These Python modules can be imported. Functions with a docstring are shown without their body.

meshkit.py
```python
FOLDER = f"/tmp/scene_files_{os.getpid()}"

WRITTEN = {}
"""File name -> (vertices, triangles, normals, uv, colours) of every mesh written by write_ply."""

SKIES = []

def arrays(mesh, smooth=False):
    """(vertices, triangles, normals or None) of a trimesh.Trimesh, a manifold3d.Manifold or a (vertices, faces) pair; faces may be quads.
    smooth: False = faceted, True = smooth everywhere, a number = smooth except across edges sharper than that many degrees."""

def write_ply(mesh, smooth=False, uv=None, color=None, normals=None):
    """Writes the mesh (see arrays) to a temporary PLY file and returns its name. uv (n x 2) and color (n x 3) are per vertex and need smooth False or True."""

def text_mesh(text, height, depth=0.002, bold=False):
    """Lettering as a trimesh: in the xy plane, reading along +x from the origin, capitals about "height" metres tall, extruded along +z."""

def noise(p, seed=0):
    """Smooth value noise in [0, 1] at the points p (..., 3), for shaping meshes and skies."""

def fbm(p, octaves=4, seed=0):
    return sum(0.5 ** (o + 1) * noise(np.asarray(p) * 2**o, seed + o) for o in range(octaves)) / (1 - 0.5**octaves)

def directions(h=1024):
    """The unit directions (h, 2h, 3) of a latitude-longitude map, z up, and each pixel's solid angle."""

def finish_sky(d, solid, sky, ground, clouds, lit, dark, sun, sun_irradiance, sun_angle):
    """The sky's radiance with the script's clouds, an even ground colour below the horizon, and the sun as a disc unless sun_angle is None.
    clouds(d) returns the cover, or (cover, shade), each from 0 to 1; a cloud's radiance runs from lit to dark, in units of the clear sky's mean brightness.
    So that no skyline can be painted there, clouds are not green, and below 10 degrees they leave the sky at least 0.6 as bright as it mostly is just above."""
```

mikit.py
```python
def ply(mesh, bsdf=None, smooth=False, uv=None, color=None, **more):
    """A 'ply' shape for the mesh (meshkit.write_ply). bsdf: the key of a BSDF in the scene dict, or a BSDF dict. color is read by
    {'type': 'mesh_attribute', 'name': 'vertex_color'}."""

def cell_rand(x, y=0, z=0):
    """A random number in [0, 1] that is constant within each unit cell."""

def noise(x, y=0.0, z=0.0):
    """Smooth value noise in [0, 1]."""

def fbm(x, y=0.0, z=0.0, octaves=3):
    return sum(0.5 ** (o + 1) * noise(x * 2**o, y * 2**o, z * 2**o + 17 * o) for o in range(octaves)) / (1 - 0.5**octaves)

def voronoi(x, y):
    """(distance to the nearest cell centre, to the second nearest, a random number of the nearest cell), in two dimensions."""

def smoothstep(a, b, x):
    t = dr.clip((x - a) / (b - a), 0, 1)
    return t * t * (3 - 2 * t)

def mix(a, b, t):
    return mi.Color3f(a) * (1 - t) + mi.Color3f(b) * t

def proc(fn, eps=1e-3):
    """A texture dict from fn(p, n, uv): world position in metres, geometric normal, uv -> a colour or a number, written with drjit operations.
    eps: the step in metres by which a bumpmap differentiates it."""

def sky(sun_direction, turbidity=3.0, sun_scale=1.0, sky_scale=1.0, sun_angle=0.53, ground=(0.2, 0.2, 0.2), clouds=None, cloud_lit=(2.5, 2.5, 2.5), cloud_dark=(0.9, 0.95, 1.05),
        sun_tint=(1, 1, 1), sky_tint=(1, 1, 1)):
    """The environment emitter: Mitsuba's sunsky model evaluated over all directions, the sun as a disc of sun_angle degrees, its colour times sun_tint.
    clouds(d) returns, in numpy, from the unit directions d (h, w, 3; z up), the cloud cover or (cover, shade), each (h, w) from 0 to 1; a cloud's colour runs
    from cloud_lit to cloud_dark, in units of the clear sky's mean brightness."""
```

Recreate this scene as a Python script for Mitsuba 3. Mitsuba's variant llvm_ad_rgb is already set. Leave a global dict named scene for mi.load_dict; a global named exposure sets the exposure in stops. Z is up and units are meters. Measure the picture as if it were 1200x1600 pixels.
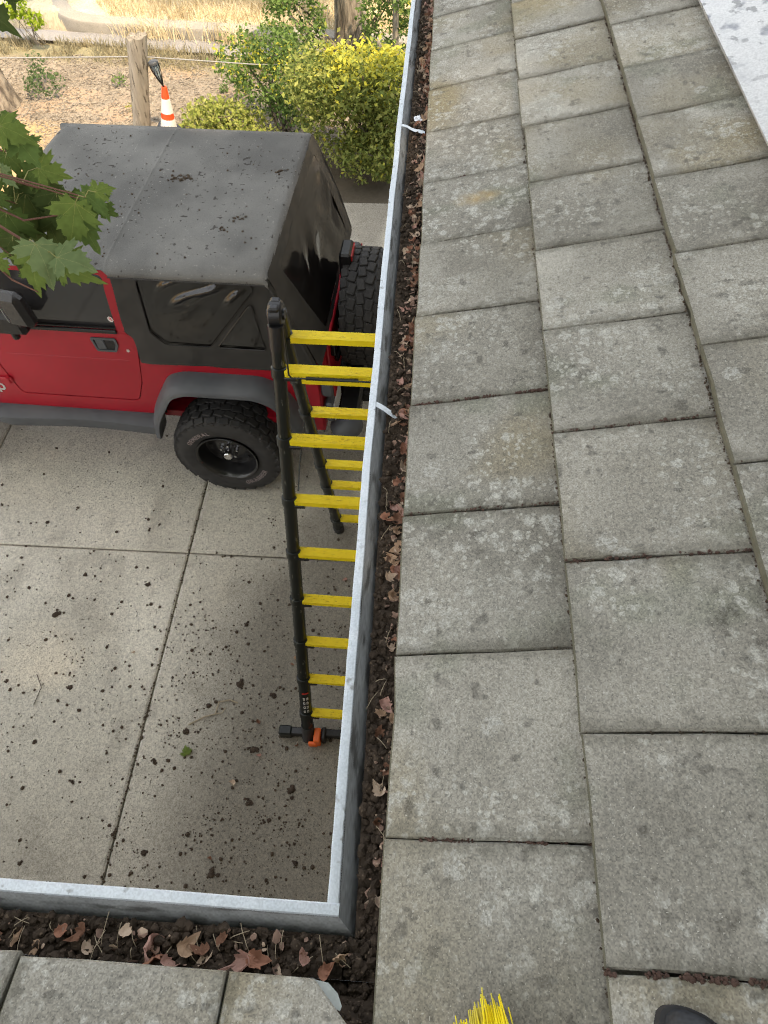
import math, numpy as np, trimesh, mitsuba as mi, drjit as dr, mikit, meshkit
import shapely.geometry as sg, shapely.affinity as sa
from shapely.ops import unary_union
from mikit import noise, fbm, voronoi, cell_rand, smoothstep, mix
T = mi.ScalarTransform4f
scene, labels = {}, {}

# ------------------------------------------------------------------ camera, light, exposure
GZ = -2.6725                                   # driveway level; z = 0 is the eave of the roof
CAM, YAW, PITCH, ROLL, FOC = np.array([0.0177, 0.0, 1.2898]), -0.09247, 0.97712, -0.03321, 1056.63
def cam_axes():
    f = np.array([math.sin(YAW) * math.cos(PITCH), math.cos(YAW) * math.cos(PITCH), -math.sin(PITCH)])
    r = np.array([math.cos(YAW), -math.sin(YAW), 0.0]); u = np.cross(r, f)
    c, s = math.cos(ROLL), math.sin(ROLL)
    return c * r + s * u, -s * r + c * u, f
CR, CU, CF = cam_axes()
scene['camera'] = {'type': 'perspective', 'fov': 2 * math.degrees(math.atan(800 / FOC)), 'fov_axis': 'y', 'near_clip': 0.02, 'far_clip': 2000.0,
                   'to_world': T().look_at(origin=CAM.tolist(), target=(CAM + CF).tolist(), up=CU.tolist())}
SUN = np.array([0.34, -0.40, 0.86])
scene['sky_light'] = mikit.sky(SUN.tolist(), turbidity=4, sun_scale=0.5, sun_angle=3, sky_scale=1.0, sun_tint=(1.0, 0.93, 0.80),
                               clouds=lambda d: (0.5 * np.clip(meshkit.fbm(d * 2.2 + 5, 4) * 2.4 - 0.7, 0, 1) + 0.5), cloud_lit=(1.95, 1.9, 1.8))
exposure = 3.3

# ------------------------------------------------------------------ helpers
RNG = np.random.default_rng(7)
cat = trimesh.util.concatenate
def TM(v, f): return trimesh.Trimesh(np.asarray(v, float), np.asarray(f, int), process=False)
def key_of(base):
    if base not in scene and base not in labels: return base
    i = 1
    while f'{base}_{i:03d}' in scene or f'{base}_{i:03d}' in labels: i += 1
    return f'{base}_{i:03d}'
def lab(key, label=None, category=None, group=None, kind=None):
    d = {k: v for k, v in dict(label=label, category=category, group=group, kind=kind).items() if v}
    labels.setdefault(key, {}).update(d); return key
def thing(name, label, category, group=None, kind=None): return lab(key_of(name), label, category, group, kind)
def put(name, mesh, bsdf, parent=None, smooth=False, label=None, category=None, group=None, kind=None, to_world=None, **kw):
    if isinstance(mesh, (list, tuple)) and len(mesh) and isinstance(mesh[0], trimesh.Trimesh): mesh = cat(list(mesh))
    k = key_of(f'{parent}__{name}' if parent else name)
    d = dict(mesh) if isinstance(mesh, dict) else mikit.ply(mesh, bsdf, smooth=smooth, **kw)
    if to_world is not None: d['to_world'] = T(np.asarray(to_world, float))
    scene[k] = d
    if label or category or kind or group: lab(k, label, category, group, kind)
    return k
def box(c, s, R=None, ch=0.0):
    c, s = np.asarray(c, float), np.asarray(s, float)
    if ch:
        h = s / 2; ch = min(ch, h.min() * .95); p = []
        for sx in (-1, 1):
            for sy in (-1, 1):
                for sz in (-1, 1):
                    q = h * [sx, sy, sz]
                    for k in range(3):
                        r = q.copy(); r -= np.array([sx, sy, sz]) * ch * (np.arange(3) != k); p.append(r)
        m = trimesh.convex.convex_hull(np.array(p))
    else: m = trimesh.creation.box(s)
    if R is not None: m.apply_transform(np.vstack([np.c_[np.asarray(R), [0, 0, 0]], [0, 0, 0, 1]]))
    m.apply_translation(c); return TM(m.vertices, m.faces)
def tube(pts, rad, n=10, caps=True):
    p = np.asarray(pts, float); rad = np.broadcast_to(rad, (len(p),))
    t = np.gradient(p, axis=0); t /= np.linalg.norm(t, axis=1, keepdims=True) + 1e-12
    a = np.cross(t[0], [0, 0, 1.0] if abs(t[0][2]) < .9 else [1.0, 0, 0]); A = []
    for i in range(len(p)):
        a = a - t[i] * (a @ t[i]); a /= np.linalg.norm(a) + 1e-12; A.append(a)
    A = np.array(A); B = np.cross(t, A); g = np.arange(n) * 2 * np.pi / n
    v = p[:, None] + rad[:, None, None] * (np.cos(g)[None, :, None] * A[:, None] + np.sin(g)[None, :, None] * B[:, None])
    f = []
    for i in range(len(p) - 1):
        for j in range(n):
            k = (j + 1) % n; a0, a1, b0, b1 = i * n + j, i * n + k, (i + 1) * n + j, (i + 1) * n + k
            f += [[a0, a1, b1], [a0, b1, b0]]
    v = v.reshape(-1, 3)
    if caps:
        m = len(v); v = np.vstack([v, p[0], p[-1]]); e = (len(p) - 1) * n
        f += [[m, (j + 1) % n, j] for j in range(n)] + [[m + 1, e + j, e + (j + 1) % n] for j in range(n)]
    return TM(v, f)
def lathe(prof, n=32):                          # profile (r, z) about z
    prof = np.asarray(prof, float); g = np.arange(n) * 2 * np.pi / n
    v = np.stack([prof[:, 0][:, None] * np.cos(g), prof[:, 0][:, None] * np.sin(g), np.repeat(prof[:, 1][:, None], n, 1)], -1).reshape(-1, 3)
    f = []
    for i in range(len(prof) - 1):
        for j in range(n):
            k = (j + 1) % n; a0, a1, b0, b1 = i * n + j, i * n + k, (i + 1) * n + j, (i + 1) * n + k
            f += [[a0, a1, b1], [a0, b1, b0]]
    return TM(v, f)
def frame(origin, x, y, z):
    M = np.eye(4); M[:3, 0], M[:3, 1], M[:3, 2], M[:3, 3] = x, y, z, origin; return M
def moved(m, M): m = m.copy(); m.apply_transform(M); return m
def prism(poly, h, M=None):
    ps = getattr(poly, 'geoms', [poly])
    m = cat([trimesh.creation.extrude_polygon(p, h, engine='earcut') for p in ps if p.area > 1e-8])
    m = TM(m.vertices, m.faces)
    return moved(m, M) if M is not None else m
def grid(fn, us, vs, flip=False):
    U, V = np.meshgrid(us, vs, indexing='ij'); P = fn(U, V).reshape(-1, 3); n, m = len(us), len(vs)
    i, j = np.meshgrid(np.arange(n - 1), np.arange(m - 1), indexing='ij'); a = (i * m + j).ravel()
    q = np.stack([a, a + m, a + m + 1, a + 1], 1)
    if flip: q = q[:, ::-1]
    return TM(P, np.vstack([q[:, [0, 1, 2]], q[:, [0, 2, 3]]]))
def blob(r, seed, sub=1, amp=.45):
    m = trimesh.creation.icosphere(subdivisions=sub, radius=1.0); v = np.array(m.vertices)
    v *= (1 - amp / 2 + amp * meshkit.noise(v * 1.9 + seed * 7.3, seed))[:, None] * np.array([1, 1, .7]); return TM(v * r, m.faces)
def scatter(base, pos, scl, seed, flat=None):   # one mesh of many randomly turned copies
    r = np.random.default_rng(seed); n = len(pos); V, F = [], []
    from scipy.spatial.transform import Rotation as Ro
    R = Ro.random(n, random_state=seed).as_matrix()
    if flat is not None:
        a = r.uniform(0, 6.28, n); R = Ro.from_euler('zxy', np.c_[a, r.normal(0, flat, n), r.normal(0, flat, n)]).as_matrix()
    which = r.integers(0, len(base), n); off = 0
    for b, m in enumerate(base):
        idx = np.where(which == b)[0]
        if not len(idx): continue
        v = np.einsum('nij,kj->nki', R[idx], np.asarray(m.vertices)) * np.asarray(scl)[idx, None, None] + np.asarray(pos)[idx, None]
        f = np.asarray(m.faces)[None] + (np.arange(len(idx)) * len(m.vertices))[:, None, None] + off
        V.append(v.reshape(-1, 3)); F.append(f.reshape(-1, 3)); off += v.shape[0] * v.shape[1]
    return TM(np.vstack(V), np.vstack(F))

# ------------------------------------------------------------------ materials
def two(d): return {'type': 'twosided', 'bsdf': d}
def P(name, col, rough=.6, metallic=0., bump=None, bs=1., twos=True, **kw):
    c = mikit.proc(col) if callable(col) else {'type': 'rgb', 'value': list(col)}
    rg = mikit.proc(rough) if callable(rough) else rough
    d = {'type': 'principled', 'base_color': c, 'roughness': rg, 'metallic': metallic, **kw}
    if bump is not None: d = {'type': 'bumpmap', 'arbitrary': mikit.proc(bump, eps=8e-4), 'scale': bs, 'bsdf': d}
    scene[name] = two(d) if twos else d; return name
def speck(p, s, lo, hi, k=0.): return smoothstep(lo, hi, noise(p.x * s + k, p.y * s, p.z * s + 3.1))
def tile_col(p, n, uv):
    tid = dr.floor(uv.x); lu = uv.x - tid; lv = uv.y
    r1, r2 = cell_rand(tid, 3), cell_rand(tid, 9)
    big = fbm(p.x * 5 + r1 * 40, p.y * 5, r2 * 9, 4)
    c = mix((.202, .192, .166), (.312, .300, .264), smoothstep(.25, .75, big))
    c = c * (.86 + .28 * r1)
    c = mix(c, (.235, .195, .110), smoothstep(.48, .74, fbm(p.x * 4 + 9, p.y * 4, r2 * 5, 3)) * (.25 + .35 * smoothstep(.55, .95, r2) + .2 * smoothstep(.9, 2.4, p.y) * smoothstep(.8, .3, p.x)))   # ochre algae
    c = mix(c, (.150, .160, .120), smoothstep(.60, .80, fbm(p.x * 7, p.y * 7 + 31, 2., 3)) * .45)
    wx_, wy_ = p.x + .012 * fbm(p.x * 60, p.y * 60, 1., 3), p.y + .012 * fbm(p.x * 60 + 9, p.y * 60, 5., 3)
    zone = smoothstep(.38, .62, fbm(p.x * 5 + 77, p.y * 5, 1. + r1 * 7, 3))
    d1, _, w1 = voronoi(wx_ * 30, wy_ * 30); fl = fbm(p.x * 150, p.y * 150, 3., 3)
    c = mix(c, (.43, .43, .395), smoothstep(.52, .30, d1 + .35 * (fl - .5)) * smoothstep(.45, .75, w1) * zone * (.25 + .75 * smoothstep(.35, .6, fl)) * .75)
    d3, _, w3 = voronoi(wx_ * 75 + 5, wy_ * 75); c = mix(c, (.45, .45, .41), smoothstep(.45, .2, d3 + .4 * (fl - .5)) * smoothstep(.6, .8, w3) * (.3 + .7 * zone) * .6)
    d4, _, w4 = voronoi(wx_ * 17 + 40, wy_ * 17); c = mix(c, (.40, .40, .37), smoothstep(.40, .34, d4 + .2 * (fl - .5)) * smoothstep(.90, .94, w4) * (.1 + .55 * smoothstep(.4, .6, fl)))
    c = mix(c, (.075, .07, .06), smoothstep(.62, .80, fbm(p.x * 45, p.y * 45, p.z * 45, 3)) * .55)
    g = noise(p.x * 520, p.y * 520, p.z * 520); g2 = noise(p.x * 270 + 4, p.y * 270, p.z * 270)
    c = c * (.42 + .72 * g + .46 * g2)
    c = mix(c, (.62, .61, .56), speck(p, 430, .86, .94) * .55)
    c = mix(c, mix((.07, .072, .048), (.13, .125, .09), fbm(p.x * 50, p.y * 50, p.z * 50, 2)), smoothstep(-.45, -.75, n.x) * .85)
    rs = dr.exp(-dr.square((p.x - .16) / .07) - dr.square((p.y - 2.02) / .035)); c = mix(c, (.36, .24, .075), smoothstep(.1, 1.0, rs * (.35 + 1.1 * fbm(p.x * 40, p.y * 40, 1., 4))) * .6)
    edge = dr.minimum(dr.minimum(lv, .33 - lv), dr.minimum(lu, .352 - lu))
    return mix(c, (.085, .08, .06), smoothstep(.022, .0, edge - .016 * noise(p.x * 60, p.y * 60)) * .38)
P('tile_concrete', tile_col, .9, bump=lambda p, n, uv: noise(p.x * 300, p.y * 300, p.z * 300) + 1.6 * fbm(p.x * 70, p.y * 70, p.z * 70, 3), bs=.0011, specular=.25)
def drive_col(p, n, uv):
    big = fbm(p.x * .9 + 3, p.y * .9, 1., 4)
    c = mix((.47, .446, .382), (.63, .60, .52), smoothstep(.3, .68, big))
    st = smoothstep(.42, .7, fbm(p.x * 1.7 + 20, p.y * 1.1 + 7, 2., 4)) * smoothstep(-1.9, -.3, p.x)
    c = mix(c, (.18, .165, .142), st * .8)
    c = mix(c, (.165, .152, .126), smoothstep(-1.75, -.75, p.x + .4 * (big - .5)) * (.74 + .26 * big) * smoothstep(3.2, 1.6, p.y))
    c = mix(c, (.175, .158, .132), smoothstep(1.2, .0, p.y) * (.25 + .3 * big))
    c = mix(c, (.15, .135, .11), smoothstep(.50, .85, fbm(p.x * 6, p.y * 6, 5., 4)) * .25)
    g = noise(p.x * 260, p.y * 260, p.z * 260); g2 = noise(p.x * 110, p.y * 110, 4.)
    c = c * (.52 + .62 * g + .36 * g2)
    return mix(c, (.06, .05, .04), smoothstep(.78, .86, fbm(p.x * 48 + 3, p.y * 48, 1., 3)) * .7)
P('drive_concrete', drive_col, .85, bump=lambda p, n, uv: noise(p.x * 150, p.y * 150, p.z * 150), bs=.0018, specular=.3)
def soil_col(p, n, uv):
    c = mix((.015, .0125, .010), (.085, .063, .047), fbm(p.x * 60, p.y * 60, p.z * 60, 4))
    return mix(c, (.16, .12, .085), speck(p, 210, .74, .86) * .6)
P('soil', soil_col, .95, bump=lambda p, n, uv: fbm(p.x * 180, p.y * 180, p.z * 180, 3), bs=.004, specular=.2)
P('soil_dry', lambda p, n, uv: mix((.03, .022, .015), (.085, .062, .042), fbm(p.x * 90, p.y * 90, p.z * 90, 3)), .95)
P('red_dirt', lambda p, n, uv: mix((.035, .020, .015), (.105, .062, .048), fbm(p.x * 120, p.y * 120, p.z * 120, 3)), .95)
def lip_col(p, n, uv):
    c = mix((.50, .56, .62), (.68, .73, .78), fbm(p.x * 30, p.y * 30, p.z * 30, 3))
    c = c * (.84 + .24 * noise(p.x * 420, p.y * 420, p.z * 420))
    return mix(c, (.19, .19, .18), smoothstep(.66, .78, fbm(p.x * 55, p.y * 55 + 7, p.z * 90, 3)) * .7)
P('lip_paint', lip_col, .42, metallic=.25)
def wall_col(p, n, uv):
    c = mix((.27, .285, .30), (.50, .525, .545), fbm(p.x * 25, p.y * 8 + 4, p.z * 30, 4))
    c = mix(c, (.07, .066, .06), smoothstep(.48, .72, fbm(p.x * 14 + 3, p.y * 14, p.z * 60, 4)) * .75)
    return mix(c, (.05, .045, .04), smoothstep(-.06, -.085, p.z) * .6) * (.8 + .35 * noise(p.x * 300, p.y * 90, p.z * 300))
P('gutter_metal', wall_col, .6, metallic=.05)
P('flash_metal', lambda p, n, uv: mix(mix((.50, .51, .51), (.64, .64, .63), fbm(p.x * 9, p.y * 9, p.z, 3)), (.12, .13, .16), smoothstep(.60, .72, fbm(p.x * 14 + 60, p.y * 10, 0., 4)) * smoothstep(2.2, 2.9, p.y + .6 * p.x - .3) * (.6 + .4 * noise(p.x * 60, p.y * 60))) * (.8 + .26 * noise(p.x * 260, p.y * 260)) * (1 - .55 * smoothstep(.66, .76, fbm(p.x * 34, p.y * 26, 3., 4)) * smoothstep(1.7, 2.6, p.y)), .38, metallic=.15)
P('stucco', lambda p, n, uv: mix((.42, .38, .31), (.50, .46, .38), fbm(p.x * 8, p.y * 8, p.z * 8, 3)), .9)
P('fascia_wood', (.30, .28, .25), .7)
P('car_red', lambda p, n, uv: mix((.29, .005, .015), (.36, .010, .024), fbm(p.x * 3, p.y * 3, p.z * 3, 3)), .34, clearcoat=.45, clearcoat_gloss=.9, specular=.4)
def top_col(p, n, uv):
    c = mix((.092, .091, .087), (.160, .158, .150), smoothstep(.3, .7, fbm(p.x * 3, p.y * 3, p.z * 3, 4)))
    c = c * (.80 + .35 * noise(p.x * 340, p.y * 340, p.z * 340))
    c = mix(c, (.28, .27, .25), speck(p, 95, .875, .915, 5.) * .6)
    return mix(c, (.018, .014, .011), speck(p, 55, .83, .88, 9.) * .85)
P('top_fabric', top_col, .75, bump=lambda p, n, uv: noise(p.x * 420, p.y * 420, p.z * 420) + 8 * fbm(p.x * 6, p.y * 6, p.z * 6, 3), bs=.0007, specular=.4)
P('side_fabric', lambda p, n, uv: mix((.018, .018, .018), (.034, .034, .033), fbm(p.x * 8, p.y * 8, p.z * 8, 3)), .55, bump=lambda p, n, uv: noise(p.x * 420, p.y * 420, p.z * 420) + 22 * fbm(p.x * 5, p.y * 5, p.z * 3, 3), bs=.0008)
P('flare_plastic', lambda p, n, uv: mix((.050, .056, .066), (.090, .096, .106), fbm(p.x * 7, p.y * 7, p.z * 7, 4)), .5)
P('black_plastic', (.009, .009, .010), .38)
P('dark_trim', (.012, .012, .013), .7)
P('rubber', lambda p, n, uv: mix((.018, .018, .020), (.042, .041, .040), fbm(p.x * 16, p.y * 16, p.z * 16, 3)), .75)
P('rubber_letter', (.25, .21, .21), .7)
P('rim_black', (.010, .010, .011), .18, clearcoat=1.0)
P('chrome', (.75, .75, .76), .12, metallic=1.0)
P('silver_letter', (.55, .55, .56), .35, metallic=.4)
P('window_vinyl', (.006, .0055, .0055), .04, specular=.75)
P('glass_dark', (.030, .030, .032), .05, specular=.6)
P('glass_clear', (.32, .40, .45), .04, specular=.7)
P('lens_red', (.30, .01, .012), .15)
P('plate_white', (.46, .48, .50), .4)
P('lens_white', (.7, .7, .7), .1)
def rung_col(p, n, uv):
    c = mix((.80, .62, .004), (.84, .69, .014), fbm(p.x * 20, p.y * 20, p.z * 20, 2))
    c = mix(c, (.10, .075, .012), smoothstep(.63, .74, fbm(p.x * 48, p.y * 260, p.z * 120, 3)) * smoothstep(.2, .8, n.z) * .6)
    return mix(c, (.30, .22, .02), smoothstep(.70, .8, fbm(p.x * 25 + 4, p.y * 90, p.z * 60, 3)) * .4)
P('rung_yellow', rung_col, .5)
def rail_col(p, n, uv):
    c = mix((.006, .008, .0075), (.013, .016, .014), fbm(p.x * 30, p.y * 30, p.z * 6, 3))
    return mix(c, (.16, .16, .13), smoothstep(.72, .80, fbm(p.x * 90, p.y * 90, p.z * 14, 3)) * .5)
P('rail_black', rail_col, .33, specular=.35)
P('orange_plastic', (.72, .13, .02), .4)
P('label_red', (.55, .03, .02), .5); P('label_white', (.6, .6, .6), .5)
P('cone_orange', (.80, .085, .022), .55); P('cone_white', (.72, .72, .72), .5)
P('bristle', lambda p, n, uv: mix((.80, .66, .006), (.58, .50, .06), smoothstep(.55, .8, noise(p.x * 260, p.y * 40, p.z * 40))), .45)
P('shoe_black', lambda p, n, uv: mix((.010, .012, .016), (.022, .026, .034), noise(p.x * 260, p.y * 260, p.z * 260)), .6); P('shoe_sole', (.02, .02, .022), .8); P('lace', (.03, .033, .04), .8)
def post_col(p, n, uv):
    c = mix((.15, .135, .115), (.36, .325, .27), fbm(p.x * 45, p.y * 45, p.z * 3, 4))
    return mix(c, (.06, .05, .035), smoothstep(.58, .70, fbm(p.x * 60 + 8, p.y * 60, p.z * 2.5, 3)) * .8)
P('old_wood', post_col, .9, bump=lambda p, n, uv: fbm(p.x * 50, p.y * 50, p.z * 4, 3), bs=.02)
def bark_col(p, n, uv): return mix((.09, .075, .06), (.30, .26, .21), smoothstep(.3, .7, fbm(p.x * 22, p.y * 22, p.z * 4, 4)))
P('bark', bark_col, .95, bump=lambda p, n, uv: fbm(p.x * 22, p.y * 22, p.z * 4, 3), bs=.05)
P('twig_grey', (.10, .085, .07), .8); P('twig_red', (.13, .055, .035), .7); P('twig_dry', (.36, .30, .21), .8); P('wire', (.38, .37, .35), .5, metallic=.5)
def ground_col(p, n, uv):
    m = fbm(p.x * 2.2, p.y * 2.2, 1., 4); fine = noise(p.x * 70, p.y * 70, 1.)
    dirt = mix((.15, .125, .098), (.31, .262, .205), m) * (.7 + .5 * fine)
    dirt = mix(dirt, (.36, .26, .18), smoothstep(.58, .72, fbm(p.x * 1.6 + 8, p.y * 3, 4., 3)) * .6)
    straw = mix((.48, .40, .27), (.64, .55, .39), fbm(p.x * 3 + 4, p.y * 5, 2., 4)) * (.75 + .4 * fine)
    c = mix(dirt, straw, smoothstep(10.2, 10.4, p.y + .13 * (p.x + 2.4) + .2 * (m - .5)))
    c = mix(c, (.20, .19, .09), smoothstep(9.1, 9.5, p.y + .14 * (p.x + 2.4)) * smoothstep(10., 9.7, p.y + .14 * (p.x + 2.4)) * .6)
    c = mix(c, (.46, .31, .14), smoothstep(-4.2, -4.7, p.x) * smoothstep(8.2, 7.8, p.y) * .8)  # orange strip at the left: its sunlit look painted into the ground
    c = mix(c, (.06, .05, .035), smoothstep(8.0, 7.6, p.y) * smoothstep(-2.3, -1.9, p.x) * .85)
    return c
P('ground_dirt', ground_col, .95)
P('path_concrete', lambda p, n, uv: mix((.19, .185, .185), (.28, .272, .27), fbm(p.x * 3, p.y * 5, 1., 4)) * (.85 + .25 * noise(p.x * 120, p.y * 120)), .9)
P('curb_concrete', lambda p, n, uv: mix((.26, .24, .21), (.36, .335, .295), fbm(p.x * 4, p.y * 4, p.z * 4, 4)) * (.85 + .25 * noise(p.x * 90, p.y * 90, p.z * 90)), .9)
def thin(name, col, trans=.6, rough=.5):
    scene[name] = {'type': 'principledthin', 'base_color': col if isinstance(col, dict) else {'type': 'rgb', 'value': list(col)}, 'roughness': rough, 'diff_trans': trans, 'spec_trans': 0.0, 'eta': 1.4}; return name
def leaf_col(c):                                # green blade with paler veins; uv = the leaf's own plane
    def fn(p, n, uv):
        x, y = uv.x, uv.y - .02; v = mi.Float(9.)
        for a in (0., .72, -.72, 1.32, -1.32):
            sx, sy = math.sin(a), math.cos(a); t = x * sx + y * sy; v = dr.minimum(v, dr.select(t > 0, dr.abs(x * sy - y * sx) + .004 * t, 9.))
        k = smoothstep(.012, .003, v); b = mi.Color3f(list(c)) * (.78 + .44 * fbm(uv.x * 9 + p.x * 20, uv.y * 9, p.z * 20, 3))
        return mix(b, (min(1, c[0] * 2.1 + .05), min(1, c[1] * 1.6 + .05), c[2] * 1.8 + .02), k * .4)
    return fn
VC = {'type': 'mesh_attribute', 'name': 'vertex_color'}
thin('leaf_vc', VC, .7, .5)
for i, c in enumerate([(.110, .165, .048), (.085, .128, .036), (.150, .205, .052), (.066, .092, .030), (.165, .220, .098)]): thin(f'maple_green_{i}', mikit.proc(leaf_col(c)), .7, .36)  # the dark olive one carries the shade of the lower leaves in its colour
for i, c in enumerate([(.34, .175, .12), (.46, .32, .22), (.20, .11, .075), (.56, .44, .34), (.46, .285, .24)]): thin(f'dry_leaf_{i}', c, .35, .7)
P('foil', (.72, .73, .75), .25, metallic=1.0)

# ------------------------------------------------------------------ the roof frame of reference
SL = 0.32888; CS, SN = math.cos(SL), math.sin(SL); EXP, TW, TH = 0.33334, 0.33, 0.0358
ROOF1 = frame([0, 0, 0], [CS, 0, SN], [0, 1, 0], [-SN, 0, CS])            # local (e, y, lift)
Y2 = -0.03                                                              # eave of the second roof; it rises towards -y
ROOF2 = frame([0, Y2, 0], [0, -CS, SN], [1, 0, 0], [0, SN, CS])          # local (e, x, lift)
house = thing('house', 'house with grey concrete tile roof and pale metal eaves gutter', 'house')
lab(f'{house}__roof'); lab(f'{house}__roof_001')
labels.pop(f'{house}__roof'); labels.pop(f'{house}__roof_001')
tile_no = [0]
def tile(poly, e0, M, roof, seed):
    """a flat concrete tile: poly in local (e, y); its butt edge lies at e0, its top runs from TH there down to 0 at e0 + EXP"""
    r = np.random.default_rng(seed); tid = tile_no[0]; tile_no[0] += 1
    poly = poly.simplify(1e-4); p = np.array(sg.polygon.orient(poly).exterior.coords)[:-1]
    q = []
    for a, b in zip(p, np.roll(p, -1, 0)):
        k = max(1, int(np.linalg.norm(b - a) / .09))
        for i in range(k): q.append(a + (b - a) * i / k)
    q = np.array(q); ch = .0035
    q += r.normal(0, .0011, q.shape); cq = q.mean(0); ck = r.random(len(q)) < .05; q[ck] += (cq - q[ck]) * (r.uniform(.012, .035, (int(ck.sum()), 1)))
    cen = q.mean(0); inn = q + (cen - q) / np.linalg.norm(cen - q, axis=1, keepdims=True) * ch * 1.25
    tx, ty = r.normal(0, .0016), r.normal(0, .0013); dz = r.normal(0, .0012)
    def lift(x): return TH * (1 - (x[:, 0] - e0) / EXP) + dz + tx * (x[:, 1] - cen[1]) / .16 + ty * (x[:, 0] - e0) / .2
    n = len(q)
    v = np.vstack([np.c_[q, lift(q) - .030], np.c_[q, lift(q) - ch - r.uniform(0, .001, n)], np.c_[inn, lift(inn)]])
    ctr = np.r_[inn.mean(0), lift(inn.mean(0)[None])[0] + .0004]; v = np.vstack([v, ctr])
    f = []
    for i in range(n):
        j = (i + 1) % n
        for a in (0, n): f += [[a + i, a + j, a + n + j], [a + i, a + n + j, a + n + i]]
        f.append([2 * n + i, 2 * n + j, 3 * n])
    mn = poly.bounds; uv = np.c_[tid + .02 + (v[:, 0] - e0) * .9, v[:, 1] - mn[1]]
    w = v @ M[:3, :3].T + M[:3, 3]
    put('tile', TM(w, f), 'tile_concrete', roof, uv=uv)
YMIN, YMAX = -1.4, 6.3
OFF = [0.18026, 0.01499, -0.14033, 0.02, -0.16, 0.01, -0.15, 0.03]
cut1 = sg.Polygon([(-.1, -.06), (.08 , -.12), (2.5, -2.6), (9, -2.6), (9, 9), (-.1, 9)])
for c in range(8):
    off = OFF[c]
    e0 = c * EXP + (0 if c else -.006); k0 = int(math.floor((YMIN - off) / TW)); jr = np.random.default_rng(c)
    for k in range(k0, int((YMAX - off) / TW)):
        y0 = off + k * TW + .0022; gap = .0030 + abs(jr.normal(0, .0012)); dx = jr.normal(0, .0016) if not (c == 1 and k == -5) else .004
        pg = sg.box(e0 + dx, y0, e0 + EXP + .075, y0 + TW - gap)
        pg = pg.intersection(cut1)
        if pg.geom_type == 'Polygon' and pg.area > .012: tile(pg, e0, ROOF1, f'{house}__roof', 100 * c + k + 50)
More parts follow.
